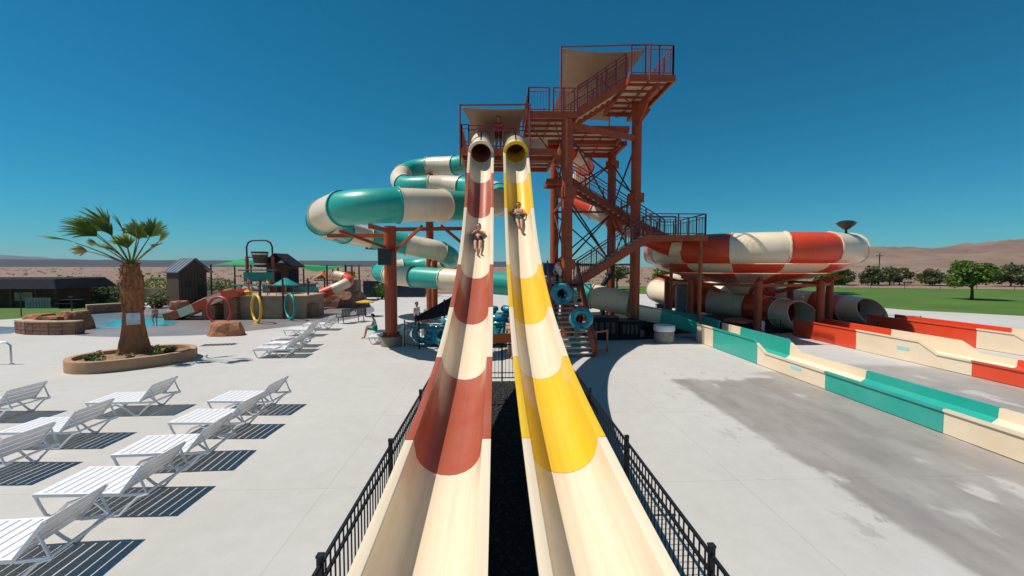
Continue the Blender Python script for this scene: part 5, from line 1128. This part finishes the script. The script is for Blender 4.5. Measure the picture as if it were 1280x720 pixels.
tree('broad dull green tree behind the lone lawn tree', 98, 78, 3.7, 3.2, 12, LEAF2, 3400, leaf=.3, trunk_h=.2); tree('dull green tree at the far end of the right lawn', 104, 76, 4.0, 3.4, 14, LEAF2, 3000, leaf=.3, trunk_h=.2)
tree('green tree seen under the ring bowl near the far lawn edge', 24.5, 62, 3.6, 1.7, 17, LEAF1, 1800, leaf=.2); tree('darker green tree seen under the tower landing', 20.0, 70, 4.0, 2.0, 19, LEAF2, 1800, leaf=.22)
for i in range(9):
    a = i / 8; X, Y = 70 + 22 * a, 86 - 3 * a + rnd.uniform(-2, 2)
    tree('%s dusty windbreak tree beyond the lawn fence, counted from the ring bowl' % ('first', 'second', 'third', 'fourth', 'fifth', 'sixth', 'seventh', 'eighth', 'ninth')[i], X, Y, 3.3 + rnd.uniform(-.5, .4), 2.1, 30 + i, LEAF2, 1700, 'windbreak trees beyond the lawn fence', leaf=.26, trunk_h=.14, name='windbreak_tree')
def shrub(label, x, y, rx, rz, seed, m, n=700, leaf=.13, group=None, name='shrub'):
    t = thing(name, label, 'shrub', (x, y, 0), group=group); mb = MB(); r = random.Random(seed)
    for i in range(5): a = i * 1.3; mb.tube([(x, y, 0), (x + math.cos(a) * rx * .4, y + math.sin(a) * rx * .4, rz), (x + math.cos(a) * rx * .6, y + math.sin(a) * rx * .6, rz * 1.5)], [.04, .025, .01], 5)
    mb.build('stems', BARK, t); leafy((x, y, rz * 0.95), rx, rz, n, leaf, seed).build('foliage', m, t)
for i, (x, y, rx, rz, m, lab) in enumerate(((-41.6, 47, 1.5, 1.0, LEAF3, 'yellow green shrub behind the white slatted gate'), (-38.2, 46.2, 1.3, 1.15, LEAF3, 'round green shrub next to the low tan block wall'), (-43.6, 48.3, 1.6, 0.9, LEAF2, 'dull dark shrub behind the long low grey wall'), (-32.4, 44.2, 1.5, 0.9, LEAF3, 'leafy shrub in front of the weathered hut, wall side'), (-30.9, 40.3, 0.9, 0.7, LEAF2, 'dark low shrub at the foot of the weathered hut'), (-25.9, 43.6, 1.1, 1.1, LEAF1, 'bright green shrub under the pyramid canopy'), (-24.2, 42.6, 0.8, 0.7, LEAF3, 'small shrub between the hut and the wavy slide'), (-13.2, 50.5, 1.2, 1.0, LEAF1, 'green shrub next to the far play frame'), (-33.8, 45.5, 1.0, 0.6, mat('yellow_flowers', (0.45, 0.33, 0.02), 0.8, 0.2, 0, 0.5, 8), 'yellow flowering shrub left of the weathered hut'))): shrub(lab, x, y, rx, rz, 60 + i, m)
for i, (x, y, rx, rz, m) in enumerate(((-47, 52, 2.0, 1.3, LEAF3), (-43.5, 53, 1.8, 1.1, LEAF2), (-39.5, 52, 2.1, 1.4, LEAF1), (-36.5, 53.5, 1.6, 1.2, LEAF3), (-33.2, 52.5, 1.8, 1.3, LEAF2), (-9.5, 56, 1.6, 1.2, LEAF2))):
    shrub(('%s wide bush in the hedge line behind the pavilion and hut, counted from the pavilion' % ('first', 'second', 'third', 'fourth', 'fifth')[i]) if i < 5 else 'wide dull bush behind the long dark screen wall', x, y, rx, rz, 90 + i, m, 900, .16, 'hedge bushes along the desert edge')
rock('garden_rock', 'reddish rock by the foot of the weathered hut', (-27.9, 38.9, 0), (1.5, 1.1, 0.8), 31, None, 'rock')
# scrub on the desert: too many to count
r = random.Random(77); mb = MB()
for i in range(2600):
    a = r.uniform(-1.0, 1.05); d = 75 * math.exp(r.random() * 3.3); x, y = d * math.sin(a), d * math.cos(a)
    if (x > -2 and x < 125 and y < 84) or y < 58: continue
    s = r.uniform(.15, .55) * (1 + d / 900)
    for k in range(9):
        th = r.uniform(0, 6.28); v = Vector((math.cos(th), math.sin(th), r.uniform(.1, 1))); p = Vector((x, y, 0)) + Vector((v.x * s, v.y * s, v.z * s * .7)); q = v.cross(Vector((r.uniform(-1, 1), r.uniform(-1, 1), .4))).normalized(); w = s * .5
        mb.add([p - q * w, p + v * w * .6, p + q * w, p - v * w * .7], [(0, 1, 2, 3)])
o = struct(mb.build('desert_scrub', leafmat('scrub_leaf', (0.13, 0.11, 0.06), (0.20, 0.165, 0.095), 1, .2)), 'stuff'); tag(o, 'low dusty scrub dotted over the tan desert', 'scrub')
pole = thing('utility_pole', 'thin wooden utility pole rising above the windbreak trees', 'pole', (83, 90, 0)); MB().cyl(83, 90, 0, 6.6, 0.11, 8).build('mast', BARK, pole); MB().box((83, 90, 6.1), (1.6, 0.12, 0.12)).build('crossarm', BARK, pole)

# ------------------------------------------------------------------ people
def capsule(mb, a, b, ra, rb, n=10):
    a, b = Vector(a), Vector(b); d = (b - a); L = d.length; t = d.normalized() if L > 1e-6 else Vector((0, 0, 1)); pts = []; rs = []
    for k in range(4): th = math.pi / 2 * k / 4; pts.append(a - t * (ra * math.cos(th))); rs.append(max(.001, ra * math.sin(th)))
    pts += [a, b]; rs += [ra, rb]
    for k in range(1, 5): th = math.pi / 2 * k / 4; pts.append(b + t * (rb * math.sin(th))); rs.append(max(.001, rb * math.cos(th)))
    q = [pts[0]]; rr = [rs[0]]
    for p, r_ in zip(pts[1:], rs[1:]):
        if (p - q[-1]).length > 1e-5: q.append(p); rr.append(r_)
    mb.tube(q, rr, n)
def person(label, M, J, zones, skin=None, hair=HAIR, vox=0.013, group=None, hairlen=0.0):
    """J: joints in body space (x right, y front, z up); zones: list of (material, set of segment tags)"""
    skin = skin or SKIN; mb = MB(); segs = []
    def seg(a, b, ra, rb, z): capsule(mb, a, b, ra, rb); segs.append((Vector(a), Vector(b), (ra + rb) / 2, z))
    pel, ch, nk, hd = [Vector(J[k]) for k in ('pelvis', 'chest', 'neck', 'head')]
    seg(pel + Vector((-.07, 0, 0)), pel + Vector((.07, 0, 0)), .115, .115, 'hips'); seg(pel, pel.lerp(ch, .55), .125, .12, 'belly'); seg(ch + Vector((-.09, 0, -.03)), ch + Vector((.09, 0, -.03)), .12, .12, 'torso')
    seg(ch + Vector((-.11, 0, .1)), ch + Vector((.11, 0, .1)), .085, .085, 'torso'); seg(nk + (ch - nk) * .25, nk + (hd - nk) * .3, .055, .052, 'neck')
    up = (hd - nk).normalized(); fr = Vector(J.get('face', (0, 1, 0))).normalized(); sd = fr.cross(up).normalized()
    seg(hd - up * .03, hd + up * .035, .082, .092, 'head'); seg(hd - up * .07 + fr * .035, hd - up * .085 + fr * .055, .052, .04, 'head'); seg(hd + fr * .085 + up * .0, hd + fr * .108 - up * .02, .012, .016, 'head')
    for s_ in (-1, 1): seg(hd + sd * (.088 * s_) - up * .01, hd + sd * (.094 * s_) + up * .02, .014, .018, 'head')
    for s_ in ('l', 'r'):
        sh, el, wr, ha = [Vector(J[k + s_]) for k in ('sh', 'el', 'wr', 'ha')]
        seg(ch + (sh - ch) * .75, sh, .065, .062, 'shoulder'); seg(sh, el, .052, .042, 'upperarm'); seg(el, wr, .042, .028, 'forearm'); d = (ha - wr).normalized()
        pn = d.cross(Vector((0, 0, 1)) if abs(d.z) < .8 else Vector((0, 1, 0))).normalized()
        seg(wr, wr + d * .075, .03, .036, 'hand')
        for q in range(4):
            b = wr + d * .08 + pn * ((q - 1.5) * .019); ln = (.058, .07, .066, .05)[q]; cu = d.cross(pn) * .012
            seg(b, b + d * ln * .5, .0095, .009, 'hand'); seg(b + d * ln * .5, b + d * ln + cu, .009, .008, 'hand')
        seg(wr + d * .03 + pn * .028, wr + d * .065 + pn * .058, .012, .01, 'hand')
        hp_, kn, an, to = [Vector(J[k + s_]) for k in ('hip', 'kn', 'an', 'to')]
        seg(hp_, kn, .085, .06, 'thigh'); seg(kn, kn.lerp(an, .35), .056, .056, 'calf'); seg(kn.lerp(an, .35), an, .054, .036, 'calf'); seg(an, to, .042, .03, 'foot'); seg(an + (an - kn).normalized() * .02, an, .04, .04, 'foot')
    me = mb.mesh('tmp', skin); o = bpy.data.objects.new('person', me); COL.objects.link(o); md = o.modifiers.new('r', 'REMESH'); md.mode = 'VOXEL'; md.voxel_size = vox
    sm = o.modifiers.new('s', 'SMOOTH'); sm.factor = 0.5; sm.iterations = 2
    dg = bpy.context.evaluated_depsgraph_get(); nm = bpy.data.meshes.new_from_object(o.evaluated_get(dg)); o.modifiers.clear(); o.data = nm; bpy.data.meshes.remove(me)
    nm.materials.clear(); nm.materials.append(skin)
    for m, _ in zones: nm.materials.append(m)
    zi = {}
    for i, (m, tg) in enumerate(zones):
        for z in tg: zi[z] = i + 1
    lim = J.get('shorts', 0.6)
    for p in nm.polygons:
        c = p.center; best = 9; bz = None
        for a, b, r_, z in segs:
            ab = b - a; t = max(0, min(1, (c - a).dot(ab) / max(1e-8, ab.length_squared))); d = (c - (a + ab * t)).length - r_
            if d < best: best = d; bz = z; bt = t
        if bz == 'thigh' and 'thigh' in zi and bt > lim: p.material_index = 0
        else: p.material_index = zi.get(bz, 0)
        p.use_smooth = True
    hb = MB(); cen = hd + up * .034 - fr * .014; vs = []; n, k = 14, 9
    for i in range(k + 1):
        th = math.pi * .62 * i / k
        for j in range(n):
            a = 2 * math.pi * j / n; dv = up * math.cos(th) + (sd * math.cos(a) + fr * math.sin(a)) * math.sin(th); f = dv.dot(fr)
            cut = 1.0 if f < .35 else (1.0 if th < 1.0 else .8); vs.append(cen + dv * (.112 * cut + .006 * noise.noise(dv * 9)) - up * (hairlen * max(0, -f) * (i / k)))
    hb.add(vs, [(i * n + j, i * n + (j + 1) % n, (i + 1) * n + (j + 1) % n, (i + 1) * n + j) for i in range(k) for j in range(n)]); h = hb.mesh('hair', hair, True, 0, 2); ho = bpy.data.objects.new('hair', h); COL.objects.link(ho); ho.parent = o
    for s_ in (-1, 1):
        e = MB().sphere(hd + fr * .082 + sd * (.032 * s_) + up * .012, .011, 8, 6).mesh('eye', HAIR, True); eo = bpy.data.objects.new('eye', e); COL.objects.link(eo); eo.parent = o
    o.matrix_world = M if isinstance(M, Matrix) else Matrix.Translation(M)
    return tag(o, label, 'person', group)
def base_joints():
    J = dict(pelvis=(0, 0, .95), chest=(0, 0, 1.27), neck=(0, 0, 1.48), head=(0, .015, 1.63))
    for s_, k in (('l', -1), ('r', 1)):
        J['sh' + s_] = (.18 * k, 0, 1.41); J['el' + s_] = (.23 * k, -.02, 1.13); J['wr' + s_] = (.24 * k, .06, .90); J['ha' + s_] = (.24 * k, .09, .8)
        J['hip' + s_] = (.09 * k, 0, .92); J['kn' + s_] = (.1 * k, .02, .5); J['an' + s_] = (.1 * k, -.01, .08); J['to' + s_] = (.11 * k, .15, .035)
    return J
def at(x, y, z, rz=0.0, sc=1.0): return Matrix.Translation((x, y, z)) @ Matrix.Rotation(rz, 4, 'Z') @ Matrix.Scale(sc, 4)
# riders lying back on the slides, arms crossed on the chest
def rider(path, s_of, y, xc, label, short, alt=False):
    J = base_joints(); J['face'] = (0, .85, -.5); J['head'] = (0, .12, 1.60)
    for s_, k in (('l', -1), ('r', 1)):
        J['el' + s_] = (.27 * k, .07, 1.14); J['wr' + s_] = (.03 * k, .17 + .03 * (k > 0), 1.22 + .03 * (k > 0)); J['ha' + s_] = (-.10 * k, .17 + .03 * (k > 0), 1.31 + .02 * k)
        J['kn' + s_] = (.09 * k, .06, .5); J['an' + s_] = (.075 * k, .02, .08); J['to' + s_] = (.08 * k, .16, .0)
    J['shorts'] = .55
    if alt:
        for s_, k in (('l', -1), ('r', 1)): J['el' + s_] = (.30 * k, .03, 1.13); J['wr' + s_] = (.10 * k, .17, 1.0); J['ha' + s_] = (.02 * k, .19, 1.04)
        J['knr'] = (.07, .10, .5); J['anr'] = (.02, .10, .1); J['tor'] = (.03, .24, .03)
    p, t, sd, u = path.frame(s_of(y), Vector((-1, 0, 0))); T = -t; b = p - u * 0.55 + u * 0.125; xb = u.cross(T)
    M = Matrix((( xb.x, u.x, T.x, 0), (xb.y, u.y, T.y, 0), (xb.z, u.z, T.z, 0), (0, 0, 0, 1))); M.translation = b - T * 0.95
    return person(label, M, J, [(short, {'hips', 'thigh'})], SKIN, vox=.011, hairlen=.10)
rider(pathA, sA, 16.5, XA, 'person in black shorts sliding feet first down the brick red slide', NAVY)
rider(pathB, sB, 17.6, XB, 'person in dark teal shorts sliding feet first down the yellow slide', TEALC, True)
def climber(x, y, z, label, zones, rz=0.0, tube=True, skin=None):
    J = base_joints(); J['knr'] = (.1, .22, .62); J['anr'] = (.1, .12, .22); J['tor'] = (.11, .28, .18)
    for s_, k in (('l', -1), ('r', 1)): J['el' + s_] = (.30 * k, .0, 1.16); J['wr' + s_] = (.30 * k, -.16, 1.02); J['ha' + s_] = (.28 * k, -.24, 1.0)
    o = person(label, at(x, y, z, rz), J, zones, skin, vox=.013)
    return o
climber(3.0, 19.75, 1.62, 'person in dark clothes high on the tower stairs with a blue tube behind', [(NAVY, {'torso', 'belly', 'shoulder', 'hips', 'thigh'})])
inner_tube((3.0, 19.32, 2.55), (R(82), 0, 0.1), 'blue inner tube held by the person in dark clothes higher on the stairs')
climber(3.65, 18.55, 0.62, 'person in red shirt and navy shorts low on the tower stairs with a tube', [(REDC, {'torso', 'belly', 'shoulder'}), (NAVY, {'hips', 'thigh'})])
inner_tube((3.65, 18.12, 1.55), (R(82), 0, -0.15), 'blue inner tube held by the person in red shirt low on the stairs')
climber(3.1, 20.75, 2.40, 'person in white shirt near the top of the lower stair flight', [(WHITEC, {'torso', 'belly', 'shoulder'}), (NAVY, {'hips', 'thigh'})], 0.2)
J = base_joints(); J['ell'] = (-.28, .1, 1.15); J['wrl'] = (-.2, .3, 1.2); J['hal'] = (-.15, .38, 1.24)
person('person in a red vest standing on the deck between the slide mouths', at(0.16, 21.5, 9.4, math.pi), J, [(REDC, {'torso', 'belly', 'shoulder'}), (NAVY, {'hips', 'thigh'})], SKIN2)
J = base_joints(); J['shorts'] = .7
person('bare chested person in white shorts standing behind the orange board', at(0.62, 17.6, 0, math.pi * .8), J, [(WHITEC, {'hips', 'thigh'})], SKIN)
def sitter(M, label, zones, skin=None):
    J = base_joints(); J['pelvis'] = (0, 0, .12); J['chest'] = (0, .06, .44); J['neck'] = (0, .09, .65); J['head'] = (0, .13, .80)
    for s_, k in (('l', -1), ('r', 1)):
        J['sh' + s_] = (.18 * k, .07, .58); J['el' + s_] = (.24 * k, .14, .32); J['wr' + s_] = (.16 * k, .36, .28); J['ha' + s_] = (.12 * k, .45, .27)
        J['hip' + s_] = (.09 * k, .02, .11); J['kn' + s_] = (.12 * k, .45, .16); J['an' + s_] = (.12 * k, .55, -.28); J['to' + s_] = (.13 * k, .70, -.33)
    J['shorts'] = .8; return person(label, M, J, zones, skin, vox=.013)
sitter(at(-6.35, 22.85, 0.38, R(100)), 'person in a green towel and white top sitting on a lounger behind the pier', [(WHITEC, {'torso', 'shoulder'}), (GREENC, {'belly', 'hips', 'thigh'})])
J = base_joints(); J['elr'] = (.32, .1, 1.2); J['wrr'] = (.42, .25, 1.05); J['har'] = (.46, .32, 1.0)
person('person in white shirt standing by the loungers behind the pier', at(-4.55, 24.9, 0, -2.2), J, [(WHITEC, {'torso', 'belly', 'shoulder'}), (NAVY, {'hips', 'thigh'})], SKIN2)
sitter(at(-3.9, 23.6, 0.42, R(200)), 'tanned person seated near the corner of the picket fence', [(NAVY, {'hips', 'thigh'})], SKIN2)
st = thing('stool', 'low dark stool under the tanned seated person', 'stool', (-3.9, 23.6, 0)); MB().cyl(-3.9, 23.6, .38, .425, .2, 16).build('seat', DARKEQ, st, True)
for k in range(4): a = k * math.pi / 2 + .7; MB().cyl(-3.9 + .14 * math.cos(a), 23.6 + .14 * math.sin(a), 0, .39, .018, 8).build('leg', DARKEQ, st)
J = base_joints(); J['shorts'] = .7; J['knl'] = (-.1, .2, .52); J['anl'] = (-.1, .02, .14); J['tol'] = (-.11, .14, .06)
person('child in blue shorts wading at the turquoise pool edge', at(-21.9, 28.4, 0, 1.2, .72), J, [(BLUEP, {'hips', 'thigh'})], SKIN)
J = base_joints(); person('child in red swimwear standing on the play structure ledge', at(-18.3, 32.6, 1.69, 2.6, .72), J, [(REDC, {'torso', 'belly', 'hips'})], SKIN)
J = base_joints(); person('child in yellow shirt standing on the play structure beside the umbrella', at(-17.1, 33.0, 1.69, 2.9, .7), J, [(YELP, {'torso', 'belly', 'shoulder'}), (NAVY, {'hips', 'thigh'})], SKIN2)
J = base_joints(); person('child in pink swimwear at the top of the wavy slide', at(-19.9, 34.3, 1.1, 2.6, .72), J, [(mat('pink_cloth', (0.6, 0.2, 0.2), .8), {'torso', 'belly', 'hips', 'shoulder'})], SKIN)

# ------------------------------------------------------------------ air

hz = MB().box((0, 4400, 130), (18800, 10100, 267)).build('haze', None); struct(hz, 'stuff'); tag(hz, 'thin pale blue haze veiling the far mesa and hills', 'haze')
hm = bpy.data.materials.new('haze'); hm.use_nodes = True; hn = hm.node_tree; hn.nodes.remove(hn.nodes['Principled BSDF'])
pv_ = hn.nodes.new('ShaderNodeVolumePrincipled'); pv_.inputs['Density'].default_value = 0.00006; pv_.inputs['Color'].default_value = (0.72, 0.84, 0.95, 1); pv_.inputs['Anisotropy'].default_value = 0.0
hn.links.new(pv_.outputs[0], hn.nodes['Material Output'].inputs['Volume']); hz.data.materials.clear(); hz.data.materials.append(hm)
